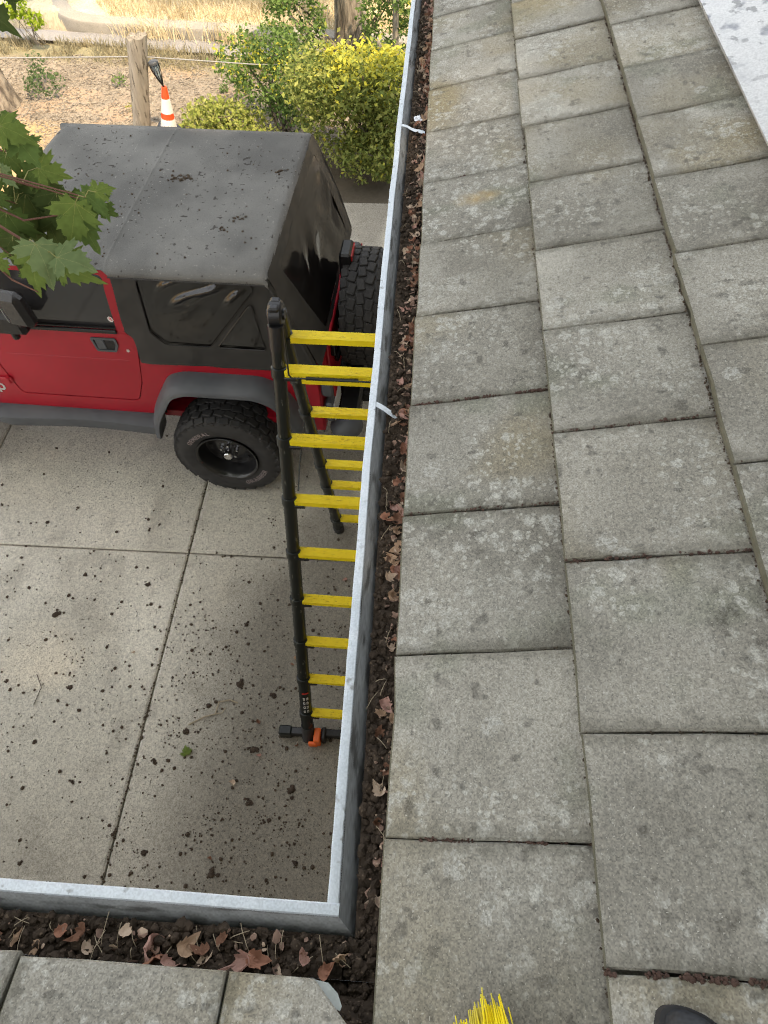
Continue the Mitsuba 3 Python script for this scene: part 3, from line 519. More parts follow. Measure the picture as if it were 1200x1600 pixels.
def door_set(sgn, lbl):
    fix = lambda m: m if sgn < 0 else both(m)[1]
    d = jp('door', fix(cat([side(door, -HW + .002, .022), box((-.89, -HW + .0025, 1.082), (.80, .004, .007), ch=.0015)])), 'car_red', label=lbl)
    fr_out = rnd([(-1.385, 1.285), (-1.13, 1.745), (-.395, 1.745), (-.408, 1.60), (-.448, 1.285)], .075); fr_out = unary_union([fr_out, sg.Polygon([(-1.38, 1.275), (-1.30, 1.42), (-.425, 1.42), (-.448, 1.275)])])
    fr_in = sg.Polygon([(-1.315, 1.315), (-1.10, 1.702), (-.442, 1.702), (-.462, 1.60), (-.495, 1.315)]).buffer(-.03, join_style=1).buffer(.03)
    jp('window_frame', fix(side(fr_out.difference(fr_in), -HW + .004, .028)), 'car_red', d)
    jp('window_pane', fix(side(fr_in.buffer(.004), -HW + .022, .004)), 'glass_dark', d)
    jp('window_seal', fix(cat([box((-.905, -HW - .003, 1.309), (.82, .014, .026), ch=.004), box((-.905, -HW + .006, 1.330), (.82, .012, .008))])), 'black_plastic', d)
    h = jp('handle', fix(cat([prism(rnd([(-.682, 1.258), (-.668, 1.152), (-.548, 1.152), (-.522, 1.205), (-.522, 1.258)], .014).difference(rnd([(-.667, 1.245), (-.657, 1.166), (-.556, 1.166), (-.536, 1.208), (-.536, 1.245)], .01)), .010, frame([0, -HW + .004, 0], [1, 0, 0], [0, 0, 1], [0, -1, 0])),
        box((-.63, -HW - .001, 1.205), (.055, .008, .072), ch=.003)])), 'flare_plastic', d)
    jp('recess', fix(prism(rnd([(-.667, 1.245), (-.657, 1.166), (-.556, 1.166), (-.536, 1.208), (-.536, 1.245)], .01), .001, frame([0, -HW + .001, 0], [1, 0, 0], [0, 0, 1], [0, -1, 0]))), 'dark_trim', d)
    jp('lock', fix(moved(lathe([(0, .004), (.009, .004), (.011, 0), (.011, -.01)], 14), frame([-.475, -HW, 1.165], [1, 0, 0], [0, 0, 1], [0, -1, 0]))), 'chrome', d)
    for z in (.86, 1.12): jp('hinge', fix(cat([box((-1.40, -HW - .008, z), (.10, .018, .035), ch=.005), tube([[-1.375, -HW - .014, z - .025], [-1.375, -HW - .014, z + .025]], .012, 8)])), 'car_red', d)
    return d
d1 = door_set(-1, 'red car door nearest the ladder with dark window'); door_set(1, None)
# pink and white window sticker
jp('sticker', [side(sa.translate(sa.scale(sg.Point(0, 0).buffer(.016), 1, 1.25), -.512, 1.385), -HW + .0175, .0006)], 'label_white', d1)
jp('sticker', side(sa.translate(unary_union([sg.Point(0, .006).buffer(.0075).difference(sg.Point(0, .006).buffer(.003)), sg.box(.003, -.013, .0075, .006)]), -.512, 1.386), -HW + .0168, .0006), 'label_red', d1)
txt = meshkit.text_mesh('Jeep', .078, .003, bold=True)
for sgn in (1,):
    jp('lettering', moved(TM(txt.vertices, txt.faces), frame([-1.445 - txt.bounds[1][0], -HW - .0005, .752], [1, 0, 0], [0, 0, 1], [0, -1, 0])), 'silver_letter')
# grey side step and wheel flares
step = [(-.0, .50), (-.085, .50), (-.10, .53), (-.095, .585), (-.05, .612), (0, .615)]
def step_mesh():
    pr = np.array(step); ls = np.linspace(-1.75, -.44, 40)
    return grid(lambda U, V: np.stack([V, -HW + .004 + pr[U.astype(int), 0] * np.clip((V + 1.9) / .4, .6, 1) * (1 - .15 * np.sin(V * 5)), pr[U.astype(int), 1]], -1), np.arange(len(pr)), ls)
for s_, m in zip((0, 1), both(step_mesh())): jp('side_step', m, 'flare_plastic', smooth=40)
def flare_mesh(path, lip):                       # inner path on the body side, outer path at w = -.86
    A_ = np.array(path); tt = np.r_[0, np.cumsum(np.linalg.norm(np.diff(A_, axis=0), axis=1))]; u = np.linspace(0, tt[-1], 60)
    from scipy.interpolate import PchipInterpolator as PI
    Q = np.c_[PI(tt, A_[:, 0])(u), PI(tt, A_[:, 1])(u)]; c = np.array([lip[0], .40])
    def fn(U, V):
        q = Q[V.astype(int)]; i = U.astype(int)
        w = np.array([-HW + .01, -HW - .03, -HW - .09, -HW - .135, -HW - .142, -HW - .120, -HW + .01])[i]; dz = np.array([.020, .018, .004, -.020, -.055, -.06, -.05])[i]; k = 1 + dz / .62
        return np.stack([c[0] + (q[..., 0] - c[0]) * k, w, c[1] + (q[..., 1] - c[1]) * k], -1)
    return grid(fn, np.arange(7), np.arange(60))
fp = [(-.47, .53), (-.45, .64), (-.35, .84), (-.245, .975), (-.13, 1.005), (.26, 1.005), (.40, .955), (.50, .80), (.57, .62), (.58, .56)]
for m in both(flare_mesh(fp, (.05, 0))): jp('wheel_flare', m, 'flare_plastic', smooth=50)
ff = [(-1.85, .54), (-1.90, .66), (-1.98, .84), (-2.1, .985), (-2.2, 1.0), (-2.6, .985), (-2.78, .93), (-2.84, .82)]
for m in both(flare_mesh(ff[::-1], (-2.35, 0))): jp('wheel_flare', m, 'flare_plastic', smooth=50)
# bonnet, grille, wings, windscreen (out of the frame on the left)
hood = grid(lambda U, V: np.stack([-1.55 - 1.28 * U, (V) * (.62 - .14 * U), 1.09 - .05 * U + .035 * (1 - V ** 2)], -1), np.linspace(0, 1, 12), np.linspace(-1, 1, 16), True)
jp('bonnet', hood, 'car_red', smooth=True)
jp('cowl', [prism(sg.Polygon([(-1.62, -.715), (-1.62, .715), (-1.42, .715), (-1.42, -.715)]), .03, frame([0, 0, 1.075], [1, 0, 0], [0, 1, 0], [0, 0, 1]))] + both(side(sg.Polygon([(-1.6, .58), (-1.6, 1.08), (-2.82, 1.03), (-2.82, .62)]), -.47, .02)), 'car_red')
jp('wing', both(prism(sg.Polygon([(-1.6, -.715), (-1.6, -.45), (-2.8, -.45), (-2.8, -.70), (-2.6, -.715)]), .025, frame([0, 0, .975], [1, 0, 0], [0, 1, 0], [0, 0, 1]))), 'car_red')
gr = sg.box(-.47, .60, .47, 1.05).difference(unary_union([sg.box(-.255 + i * .085 - .022, .68, -.255 + i * .085 + .022, .97).buffer(.008) for i in range(7)] + [sg.Point(s * .37, .86).buffer(.09) for s in (-1, 1)]))
GF = frame([-2.82, 0, 0], [0, 1, 0], [0, 0, 1], [1, 0, 0])
jp('grille', prism(gr, .03, GF), 'car_red'); jp('radiator', box((-2.77, 0, .8), (.02, .9, .4)), 'dark_trim')
for s in (-1, 1): jp('headlight', moved(lathe([(0, .03), (.05, .026), (.085, .01), (.092, -.02)], 24), frame([-2.80, s * .37, .86], [0, 0, 1], [0, 1, 0], [-1, 0, 0])), 'lens_white', smooth=True)
jp('bumper', box((-2.98, 0, .58), (.12, 1.4, .14), ch=.02), 'black_plastic')
wf = sg.Polygon([(-.69, 0), (.69, 0), (.62, .615), (-.62, .615)]); wi = sg.Polygon([(-.63, .07), (.63, .07), (.565, .56), (-.565, .56)])
WM = frame([-1.43, 0, 1.10], [0, 1, 0], [.31, 0, .951], [.951, 0, -.31])
jp('windscreen_frame', prism(wf.difference(wi), .03, WM), 'car_red'); ws = jp('windscreen', prism(wi, .005, moved(trimesh.Trimesh(), np.eye(4)) is None or WM @ trimesh.transformations.translation_matrix([0, 0, .012])), 'glass_clear')
# soft top
cs = np.array([(-.744, 1.712), (-.748, 1.724), (-.742, 1.738), (-.724, 1.752), (-.694, 1.763), (-.645, 1.771), (-.45, 1.778), (-.2, 1.781), (0, 1.782)]); cs = np.vstack([cs, (cs * [-1, 1])[-2::-1]])
ls = np.r_[np.linspace(-1.20, -.415, 26), np.linspace(-.41, -.385, 6), np.linspace(-.38, .44, 30), .455, .468, .476]
def roof_fn(U, V):
    i = V.astype(int); L = U; w = cs[i, 0]; z = cs[i, 1].copy(); mid = np.clip(1 - np.abs(w) / .66, 0, 1)
    bows = np.array([-1.2, -.40, .44]); d = np.min(np.abs(L[..., None] - bows), -1)
    z = z - .022 * np.minimum(d, .35) / .35 * np.minimum(mid * 3, 1) + .007 * (meshkit.fbm(np.stack([L * 4, w * 4, w * 0], -1), 3, 7) - .5)
    z = z + .0035 * np.exp(-((L + .40) / .007) ** 2) - .02 * np.clip((L - .44) / .036, 0, 1) ** 2 - .035 * np.clip((-1.12 - L) / .08, 0, 1) ** 2
    lo = np.clip((-.385 - L) / .03, 0, 1) * np.clip((np.abs(w) - .70) / .02, 0, 1); z = np.where(lo > 0, np.maximum(z, z * (1 - lo) + lo * (1.752 + .12 * (.748 - np.abs(w)))), z); w = w * (1 - .012 * lo)
    return np.stack([L + 0 * w, w, z], -1)
top = jp('soft_top', grid(roof_fn, ls, np.arange(len(cs)), True), 'top_fabric', smooth=True, label='dusty black fabric roof strewn with leaf litter')
for m in both(tube(np.c_[np.linspace(-.39, .46, 30), np.full(30, -.746), np.full(30, 1.713)], .0045, 6)): jp('rain_seam', m, 'side_fabric', top)
# side cloth: between the door frame and the slanted rear, with two vinyl windows
fab = sg.Polygon([(-.405, 1.735), (-.392, 1.70), (-.412, 1.55), (-.446, 1.31), (-.410, 1.27), (-.408, 1.20), (-.424, 1.075), (.66, 1.085), (.672, 1.12), (.47, 1.70), (.458, 1.735)])
win = sg.Polygon([(-.255, 1.70), (.40, 1.715), (.372, 1.64), (.055, 1.245), (-.215, 1.245), (-.285, 1.33)]).buffer(-.04, join_style=1).buffer(.04)
tri = sg.Polygon([(.352, 1.575), (.098, 1.245), (.385, 1.245)]).buffer(-.012, join_style=1).buffer(.012)
def drape(poly, w0, amp, seed, step=.022, fr=6., wsc=1.):
    """a cloth sheet: the polygon filled with a fine triangulation and rippled"""
    b = poly.bounds; pts = [(x, z) for x in np.arange(b[0], b[2], step) for z in np.arange(b[1], b[3], step)]
    inn = poly.buffer(-step * .45); pts = [p for p in pts if inn.contains(sg.Point(p))]; rings = []
    for ring in [poly.exterior] + list(poly.interiors): rings += [ring.interpolate(t).coords[0] for t in np.arange(0, ring.length, step * .8)]
    P2 = np.array(pts + rings); from scipy.spatial import Delaunay
    t = Delaunay(P2).simplices; c = P2[t].mean(1); ok = [poly.buffer(1e-4).contains(sg.Point(q)) for q in c]; t = t[ok]
    e1, e2 = P2[t[:, 1]] - P2[t[:, 0]], P2[t[:, 2]] - P2[t[:, 0]]; fl_ = e1[:, 0] * e2[:, 1] - e1[:, 1] * e2[:, 0] < 0; t[fl_] = t[fl_][:, ::-1]
    q = np.c_[P2 * fr, P2[:, 0] * 0]; a = amp * (meshkit.fbm(q * [1, 1, 1], 3, seed) - .5) * 2
    return TM(np.c_[P2[:, 0], np.full(len(P2), w0) - a, P2[:, 1]], t)
for s, m in zip((-1, 1), both(drape(fab.difference(win).difference(tri), -HW - .006, .012, 3))): jp('side_curtain', m, 'side_fabric', smooth=True)
def ripple(poly, w0, seed, k=1.):
    m = drape(poly, w0, 0, seed, .0095); v = np.array(m.vertices); x, z = v[:, 0], v[:, 2]; h = .004 * (meshkit.noise(np.c_[x * 6, z * 4, x * 0], seed) - .5)
    for (x0, z0, x1, z1, wd_, am) in [(-.12, 1.52, .22, 1.70, .015, .018), (-.02, 1.53, .26, 1.70, .010, .006), (.19, 1.53, .34, 1.66, .014, .017), (-.17, 1.62, .02, 1.71, .012, .014), (-.2, 1.47, -.02, 1.50, .012, .004)]:
        L = math.hypot(x1 - x0, z1 - z0); t = ((x - x0) * (x1 - x0) + (z - z0) * (z1 - z0)) / L; d = ((x - x0) * (z1 - z0) - (z - z0) * (x1 - x0)) / L + .012 * np.sin(t * 14)
        h = h + am * np.exp(-(d / wd_) ** 2) * np.clip(t / .08, 0, 1) * np.clip((L - t) / .06, 0, 1)
    v[:, 1] -= k * h; return TM(v, m.faces)
for m in both(ripple(win.buffer(.006), -HW - .002, 3)): jp('quarter_window', m, 'window_vinyl', smooth=True)
for m in both(ripple(tri.buffer(.006), -HW - .002, 6, .3)): jp('corner_window', m, 'window_vinyl', smooth=True)
def piping(poly, w, rr): return tube([(p[0], w, p[1]) for p in [poly.exterior.interpolate(t).coords[0] for t in np.linspace(0, poly.exterior.length, 90)]], rr, 5, False)
jp('piping', [piping(win, -HW - .013, .0035), piping(tri, -HW - .013, .003)], 'black_plastic')
# slanted back with its window
RA, RB = np.array([.470, 1.762]), np.array([.690, 1.095]); RL = np.linalg.norm(RB - RA); rd = (RB - RA) / RL
back = sg.Polygon([(-.722, .02), (-.70, 0), (.70, 0), (.722, .02), (.722, .56), (.70, RL), (-.70, RL), (-.722, .56)])
bw = sg.Polygon([(-.555, .075), (.60, .075), (.60, .62), (-.40, .64), (-.43, .52)]).buffer(-.03, join_style=1).buffer(.03)
def slant(m, out=0.):                              # drape()'s (x, -w, z) -> (across w, out, down the slope)
    v = np.array(m.vertices); a, o, d = v[:, 0], -v[:, 1] + out, v[:, 2]; nrm = np.array([-rd[1], rd[0]])
    nrm = nrm if nrm[0] > 0 else -nrm
    q = np.c_[RA[0] + rd[0] * d + nrm[0] * o, a, RA[1] + rd[1] * d + nrm[1] * o]; return TM(q, m.faces)
jp('rear_curtain', slant(drape(back.difference(bw), 0, .010, 13), .004), 'side_fabric', smooth=True)
mb = drape(bw.buffer(.006), 0, 0, 1, .016); v = np.array(mb.vertices)
v[:, 1] -= .006 * np.exp(-((v[:, 2] - .33) / .14) ** 2) * np.sin(v[:, 2] * 19 + 2.6 * np.sin(v[:, 0] * 8 + 1) + v[:, 0] * 6) * np.clip(v[:, 2] / .3, .15, 1) + .010 * (meshkit.noise(np.c_[v[:, 0] * 5, v[:, 2] * 4, v[:, 0] * 0], 6) - .5)
jp('rear_window', slant(TM(v, mb.faces), .002), P('rear_vinyl', (.010, .009, .009), .09, specular=.22), smooth=True)
for m in both(tube([[.462, -.722, 1.735], [.53, -.735, 1.56], [.61, -.735, 1.32], [.675, -.724, 1.10]], [.012, .016, .016, .012], 8)): jp('corner_roll', m, 'side_fabric', smooth=True)
# tailgate, lamps, plate, bumper, stop lamp
tg = jp('tailgate', [box((.672, -.02, .83), (.03, .86, .50), ch=.008), tube([[.685, -.47, 1.10], [.688, -.2, 1.108], [.688, .40, 1.108]], .017, 8)], 'car_red')
jp('lock', box((.70, -.36, .95), (.03, .05, .09), ch=.006), 'black_plastic', tg)
for s in (-1, 1):
    t_ = jp('tail_lamp', box((.712, s * .655, .935), (.085, .115, .15), ch=.02), 'flare_plastic'); jp('lens', box((.757, s * .655, .935), (.008, .095, .13), ch=.003), 'lens_red', t_)
pb = jp('number_plate', box((.742, -.575, .715), (.006, .24, .15), ch=.002), 'plate_white', label='pale number plate under the tail lamp')
jp('bracket', box((.712, -.575, .715), (.05, .26, .17), ch=.012), 'flare_plastic', pb)
jp('bumper', [box((.80, 0, .53), (.15, 1.36, .12), ch=.02)], 'black_plastic')
for s in (-1, 1): jp('bumper_end', moved(trimesh.creation.icosphere(subdivisions=3, radius=1), frame([.80, s * .64, .535], [.11, 0, 0], [0, .11, 0], [0, 0, .075])), 'flare_plastic', smooth=True)
cb = jp('stop_lamp', [box((.765, .02, 1.395), (.07, .17, .075), ch=.012), box((.735, .02, 1.22), (.035, .06, .34), ch=.006)], 'black_plastic'); jp('lens', box((.804, .02, 1.40), (.01, .14, .035)), 'lens_red', cb)
# wheels
def tyre(R_, wd, seed):
    pr = []
    for a, b in [(.205, -.36), (.214, -.47), (.245, -.50), (.285, -.52), (.325, -.50), (R_ - .022, -.455), (R_ - .012, -.40), (R_ - .010, -.2), (R_ - .010, .2), (R_ - .012, .40), (R_ - .022, .455), (.325, .50), (.245, .5), (.205, .36)]: pr.append((a, b * wd))
    m = [lathe(pr, 64)]; N = 30
    for row, (c_, bw_, sk) in enumerate([(-.405, .165, .35), (-.21, .185, -.45), (0, .185, .4), (.21, .185, -.45), (.405, .165, .35)]):
        for i in range(N):
            a = (i + .5 * (row % 2) + .12 * math.sin(i * 5.1 + row)) * 2 * math.pi / N; L = 2 * math.pi * R_ / N * (.84 if row in (0, 4) else .86)
            b = box((0, 0, 0), (bw_ * wd, L, .024), R=Ro.from_euler('z', sk * .5).as_matrix(), ch=.004)
            rr = R_ - .009 - (.011 if row in (0, 4) else 0)
            tilt = Ro.from_euler('y', (-.30 if row == 0 else .30 if row == 4 else 0)).as_matrix(); b.vertices = np.asarray(b.vertices) @ tilt.T
            m.append(moved(b, frame([rr * math.cos(a), rr * math.sin(a), c_ * wd], [0, 0, 1], [-math.sin(a), math.cos(a), 0], [math.cos(a), math.sin(a), 0])))
        if row in (0, 4):
            for i in range(N):
                a = (i + .5 * (row % 2)) * 2 * math.pi / N; rr = R_ - .045
                m.append(moved(box((0, 0, 0), (.035, .030, .007), ch=.002), frame([rr * math.cos(a), rr * math.sin(a), math.copysign(.485, c_) * wd], [math.cos(a), math.sin(a), 0], [-math.sin(a), math.cos(a), 0], [0, 0, 1])))
    return cat(m)
def rim(wd):
    prof = [(.206, -.5), (.214, -.52), (.212, -.545), (.203, -.535), (.194, -.50), (.182, -.36), (.176, -.10), (.150, -.085), (.105, -.17), (.075, -.185), (.04, -.16), (0.001, -.16)]
    m = lathe([(a, b * wd) for a, b in prof], 48); return m
def wheel(M, R_=.375, wd=.265, lettering=True, parent=car, name='wheel'):
    wkey = key_of(f'{parent}__{name}')
    ty = tyre(R_, wd, 1)
    put('tyre', moved(ty, M), 'rubber', wkey, smooth=35)
    holes = []
    put('rim', moved(rim(wd), M), 'rim_black', wkey, smooth=40)
    for i in range(8):
        a = i * 2 * math.pi / 8; rr = .128
        holes.append(moved(lathe([(.0, -.001), (.021, -.001), (.026, .002), (.028, -.004)], 14), frame([rr * math.cos(a), rr * math.sin(a), -.131 * wd - .002], [1, 0, 0], [0, -1, 0], [0, 0, -1])))
    for h_ in holes: put('rim_hole', moved(h_, M), 'dark_trim', wkey)
    nuts = [moved(lathe([(0, .030), (.009, .028), (.011, .022), (.0115, 0)], 6), frame([.057 * math.cos(a), .057 * math.sin(a), -.185 * wd], [1, 0, 0], [0, -1, 0], [0, 0, -1])) for a in np.arange(5) * 2 * math.pi / 5 + .3]
    put('wheel_nuts', moved(cat(nuts), M), 'chrome', wkey)
    put('hub_cap', moved(lathe([(0.001, .075), (.026, .073), (.033, .066), (.036, .05), (.037, -.02)], 24), M @ frame([0, 0, -.18 * wd], [1, 0, 0], [0, -1, 0], [0, 0, -1])), 'chrome', wkey, smooth=40)
    if lettering:
        LM = np.eye(4); LM[:3, :3] = np.c_[M[:3, 0], M[:3, 2], M[:3, 1]]; LM[:3, 3] = M[:3, 3]     # (l, w, z) about the wheel centre
        for word, a0, h in (('GRABBER', -72, .032), ('GENERAL', 152, .030)):
            out = []; ang = math.radians(a0); bottom = word == 'GRABBER'
            for ch_ in word:
                t = meshkit.text_mesh(ch_, h, .0025, bold=True); t = TM(t.vertices, t.faces); b = t.bounds; t.apply_translation([-(b[0][0] + b[1][0]) / 2, -h / 2, 0]); wl = (b[1][0] - b[0][0]) + .008
                rr = .265; da = wl / rr
                aa = ang + (da / 2 if bottom else -da / 2); ang += da if bottom else -da
                er = np.array([math.cos(aa), math.sin(aa)]); et = np.array([-math.sin(aa), math.cos(aa)])
                xx, yy = (et, -er) if bottom else (-et, er)
                out.append(moved(t, frame([rr * er[0], -.5145 * wd, rr * er[1]], [xx[0], 0, xx[1]], [yy[0], 0, yy[1]], [0, -1, 0])))
            put('lettering', moved(cat(out), LM), 'rubber_letter', wkey)
def wheel_at(l, w, z, s, **kw):                      # axis along w, outer face (local -z) towards s
    M = JM @ frame([l, w, z], [1, 0, 0], [0, 0, 1], [0, 1, 0] if s < 0 else [0, -1, 0]); wheel(M, **kw)
wheel_at(.0, -.735, .372, -1); wheel_at(0, .735, .372, 1, lettering=False); wheel_at(-2.373, -.735, .372, -1); wheel_at(-2.373, .735, .372, 1, lettering=False)
wheel(JM @ frame([.875, .0, 1.0], [0, 1, 0], [0, 0, 1], [-1, 0, 0]), lettering=False, name='spare_wheel')
jp('spare_carrier', [box((.73, 0, .985), (.08, .22, .22), ch=.01), tube([[.70, -.3, .8], [.76, 0, .9]], .02, 8)], 'black_plastic')
jp('axle', [tube([[0, -.68, .36], [0, .68, .36]], .045, 10), tube([[-2.373, -.68, .36], [-2.373, .68, .36]], .045, 10), box((-.8, 0, .5), (3.6, .7, .10), ch=.02), box((.32, 0, .55), (.5, .9, .2), ch=.04)], 'dark_trim')
# mirror: a round-edged head on an arm, folded back, plus the cowl aerial
mr = jp('mirror', [moved(box((0, 0, 0), (.175, .085, .215), ch=.03), frame([-.885, -.90, 1.60], [.93, -.25, .1], [.25, .93, 0], [-.1, .03, 1])), tube([[-.98, -.80, 1.40], [-.95, -.86, 1.46], [-.91, -.89, 1.52]], .022, 10)], 'black_plastic', smooth=35)
jp('mirror_mount', [box((-1.045, -.80, 1.435), (.20, .13, .15), ch=.025), tube([[-1.09, -.78, 1.28], [-1.09, -.78, 1.37]], .022, 10)], 'black_plastic', mr, smooth=35)
jp('mirror_glass', moved(box((0, 0, 0), (.003, .065, .18)), frame([-.965, -.88, 1.60], [.93, -.25, .1], [.25, .93, 0], [-.1, .03, 1])), 'chrome', mr)
# interior glimpsed through the door window
for s in (-1, 1): jp('seat', [box((-.85, s * .34, .86), (.5, .48, .2), ch=.05), box((-.62, s * .34, 1.18), (.16, .46, .62), R=Ro.from_euler('y', -14, degrees=True).as_matrix(), ch=.05)], 'dark_trim')
jp('dashboard', box((-1.36, 0, 1.06), (.2, 1.36, .22), ch=.05), 'dark_trim')
# leaf litter on the fabric roof and the odd yellow leaf
r = np.random.default_rng(41); n = 420; l = r.uniform(-1.1, .44, n); w = r.uniform(-.66, .66, n); s = .0016 + .0055 * r.random(n) ** 5
for cx_, cy_, m, q in [(-.22, .12, 60, .03), (.22, -.25, 14, .02), (.36, .22, 12, .02), (.15, -.35, 8, .015)]:
    l = np.r_[l, r.normal(cx_, q * 1.2, m)]; w = np.r_[w, r.normal(cy_, q * .7, m)]; s = np.r_[s, .003 + .007 * r.random(m) ** 2]
def roof_z(l, w): return roof_fn(l, np.interp(w, cs[:, 0][1:-1], np.arange(1, len(cs) - 1)).round())[..., 2]
p = np.c_[l, w, roof_z(l, w) + s * .3]; p = p @ JM[:3, :3].T + JM[:3, 3]
put('roof_litter', scatter(lowblobs, p, s, 3, .3), 'soil_dry', kind='stuff', label='crumbs of leaf litter lying on the fabric roof of the red car')

# ------------------------------------------------------------------ ladder: an A-shaped telescopic ladder
lad = thing('ladder', 'black telescopic step ladder with yellow rungs standing beside the gutter', 'ladder')
FF, RF, HH = np.array([-.562, 1.075, GZ + .03]), np.array([-.532, 2.50, GZ + .012]), np.array([-.512, 1.872, -.290])
DX = np.array([.425, 0, 0]); YAWL = Ro.from_euler('z', -1.2, degrees=True).as_matrix(); DX = YAWL @ DX
def rail(foot, hinge, off, r0, r1):
    p0, p1 = foot + off, hinge + off; L = np.linalg.norm(p1 - p0); d = (p1 - p0) / L; m = []; N = 8; zs = [0] + [.22 + .295 * i for i in range(N)] + [L - .05]
    for i in range(len(zs) - 1):
        rr = r0 + (r1 - r0) * i / N; a, b = p0 + d * zs[i], p0 + d * zs[i + 1]; m.append(tube([a, b], rr, 18))
        if i: m.append(tube([a - d * .022, a - d * .019, a + d * .017, a + d * .020], [rr + .001, rr + .0065, rr + .0065, rr + .001], 18))
    return cat(m), [p0 + d * z for z in zs[1:-1]], d
def rung(a, b, d, wide, h, up):
    x = (b - a) / np.linalg.norm(b - a); L = np.linalg.norm(b - a); nrm = np.cross(x, d); nrm /= np.linalg.norm(nrm)
    z = np.array([0, 0, 1.0]); yv = np.cross(z, x); yv /= np.linalg.norm(yv)
    hw = wide / 2; top = []
    for i in range(9): t = -hw + wide * (i + .0) / 9; top += [(t + .0004, h), (t + wide / 9 * .62, h), (t + wide / 9 * .72, h - .0018), (t + wide / 9 * .95, h - .0018)]
    poly = sg.Polygon([(-hw, .003), (-hw + .003, 0), (hw - .003, 0), (hw, .003)] + top[::-1])
    return prism(poly.buffer(0), L, frame(a, yv, z, x))
for nm, foot, ra, rb, wide in (('front', FF, .0335, .0245, .046), ('rear', RF, .0335, .0245, .046)):
    for k, off in enumerate((np.zeros(3), DX)):
        m, js, d = rail(foot, HH + [0, .028 if nm == 'rear' else -.028, 0], off, ra, rb); put('rail', m, 'rail_black', lad, smooth=40)
        if k == 0: J0 = js
        else: J1 = js
    for i, (a, b) in enumerate(zip(J0, J1)):
        x = (b - a) / np.linalg.norm(b - a); c = .030 - .001 * i
        rk = put('rung', rung(a + x * c - [0, 0, .012], b - x * c - [0, 0, .012], d, wide, .030, 1), 'rung_yellow', lad)
        put('rung_clip', [box(a + x * (c + .018) - [0, .018 if nm == 'front' else -.018, .016], (.05, .02, .018), ch=.003), box(b - x * (c + .018) - [0, .018 if nm == 'front' else -.018, .016], (.05, .02, .018), ch=.003)], 'black_plastic', rk)
for off in (np.zeros(3), DX):
    h = HH + off; disc = lathe([(0, .024), (.040, .024), (.046, .019), (.046, -.019), (.040, -.024), (0, -.024)], 28)
    put('hinge', [moved(disc, frame(h + [0, 0, .01], [0, 1, 0], [0, 0, 1], [1, 0, 0])), moved(lathe([(0, .032), (.018, .032), (.02, .028), (.02, -.028), (.018, -.032), (0, -.032)], 18), frame(h + [0, 0, .01], [0, 1, 0], [0, 0, 1], [1, 0, 0])),
        tube([h + [0, -.035, -.01], h + [0, -.06, -.10]], [.030, .029], 14), tube([h + [0, .035, -.01], h + [0, .055, -.10]], [.030, .029], 14), box(h + [0, -.02, .048], (.036, .03, .022), ch=.006), box(h + [0, .02, .048], (.036, .03, .018), ch=.006)], 'black_plastic', lad, smooth=35)
# wire loop with its grip at the top of the front leg, folding stays
lw = [HH + [.032, -.055, .0], HH + [.036, -.105, -.12], HH + [.038, -.122, -.165], HH + [.048, -.126, -.175], HH + DX + [-.045, -.126, -.175], HH + DX + [-.036, -.122, -.165], HH + DX + [-.034, -.05, .02]]
put('wire_loop', [tube(lw, .0035, 7), tube([HH + [.10, -.126, -.175], HH + [.29, -.126, -.178]], .0065, 8)], 'rail_black', lad)
dF = (HH - FF) / np.linalg.norm(HH - FF); dR = (HH - RF) / np.linalg.norm(HH - RF)
for off in (np.array([-.0, 0, 0]), DX):
    a, b = FF + dF * 1.70 + off, RF + dR * 1.70 + off; put('stay', tube([a + [.03, .03, 0], (a + b) / 2 - [0, 0, .06], b + [.0, -.03, 0]], .003, 6), 'rail_black', lad)
# stabiliser bar with rubber ends, orange clamp; rubber feet
bz = GZ + .035
sb = put('stabiliser_bar', box(FF + [.23, .012, .012], (.76, .042, .050), ch=.005), 'black_plastic', lad)
for x in (-.130, .60): put('end_cap', box(FF + [x, .012, .008], (.075, .056, .075), ch=.008), 'rail_black', sb)
for x, cx_ in ((.058, .058), (.36, .36)):
    put('clamp', [box(FF + [x, -.012, .020], (.036, .080, .095), ch=.006), box(FF + [x - .025, -.048, .0], (.05, .02, .05), ch=.005)], 'orange_plastic', sb, label='orange plastic clamp')
    put('clamp_band', box(FF + [x + .035, .0, .015], (.022, .07, .09), ch=.005), 'black_plastic', sb)
for off in (np.zeros(3), DX):
    put('foot', tube([FF + off - [0, .006, .028], FF + off + dF * .10], .037, 16), 'rubber', lad, smooth=40); put('foot', tube([RF + off - [0, 0, .012], RF + off + dR * .07], .037, 16), 'rubber', lad, smooth=40)
# warning pictograms: a red band and two columns of pale squares on the lowest tubes
def on_rail(t, ang, w_, h_, rr):                      # small curved patch
    dF = HH + [0, -.028, 0] - FF; dF = dF / np.linalg.norm(dF); p0 = FF + dF * t; a1 = np.cross(dF, [1, 0, 0]); a1 /= np.linalg.norm(a1); a2 = np.cross(a1, dF); a1 = -a1 if a1[1] > 0 else a1
    return grid(lambda U, V: p0 + dF * V[..., None] + rr * (np.cos(U)[..., None] * a1 + np.sin(U)[..., None] * a2), np.linspace(ang - w_, ang + w_, 6), np.linspace(-h_, h_, 2))
wl = put('warning_label', [on_rail(.425, .25, .55, .006, .0345)], 'label_red', lad)
put('pictogram', [on_rail(.38 - .036 * i, .25 + s, .16, .011 if i < 3 else .009, .0347) for i in range(4) for s in (-.26, .26)], 'label_white', wl)
put('pictogram_mark', [on_rail(.38 - .036 * i, .25 + s, .07, .004, .0350) for i in range(4) for s in (-.26, .26)], 'black_plastic', wl)

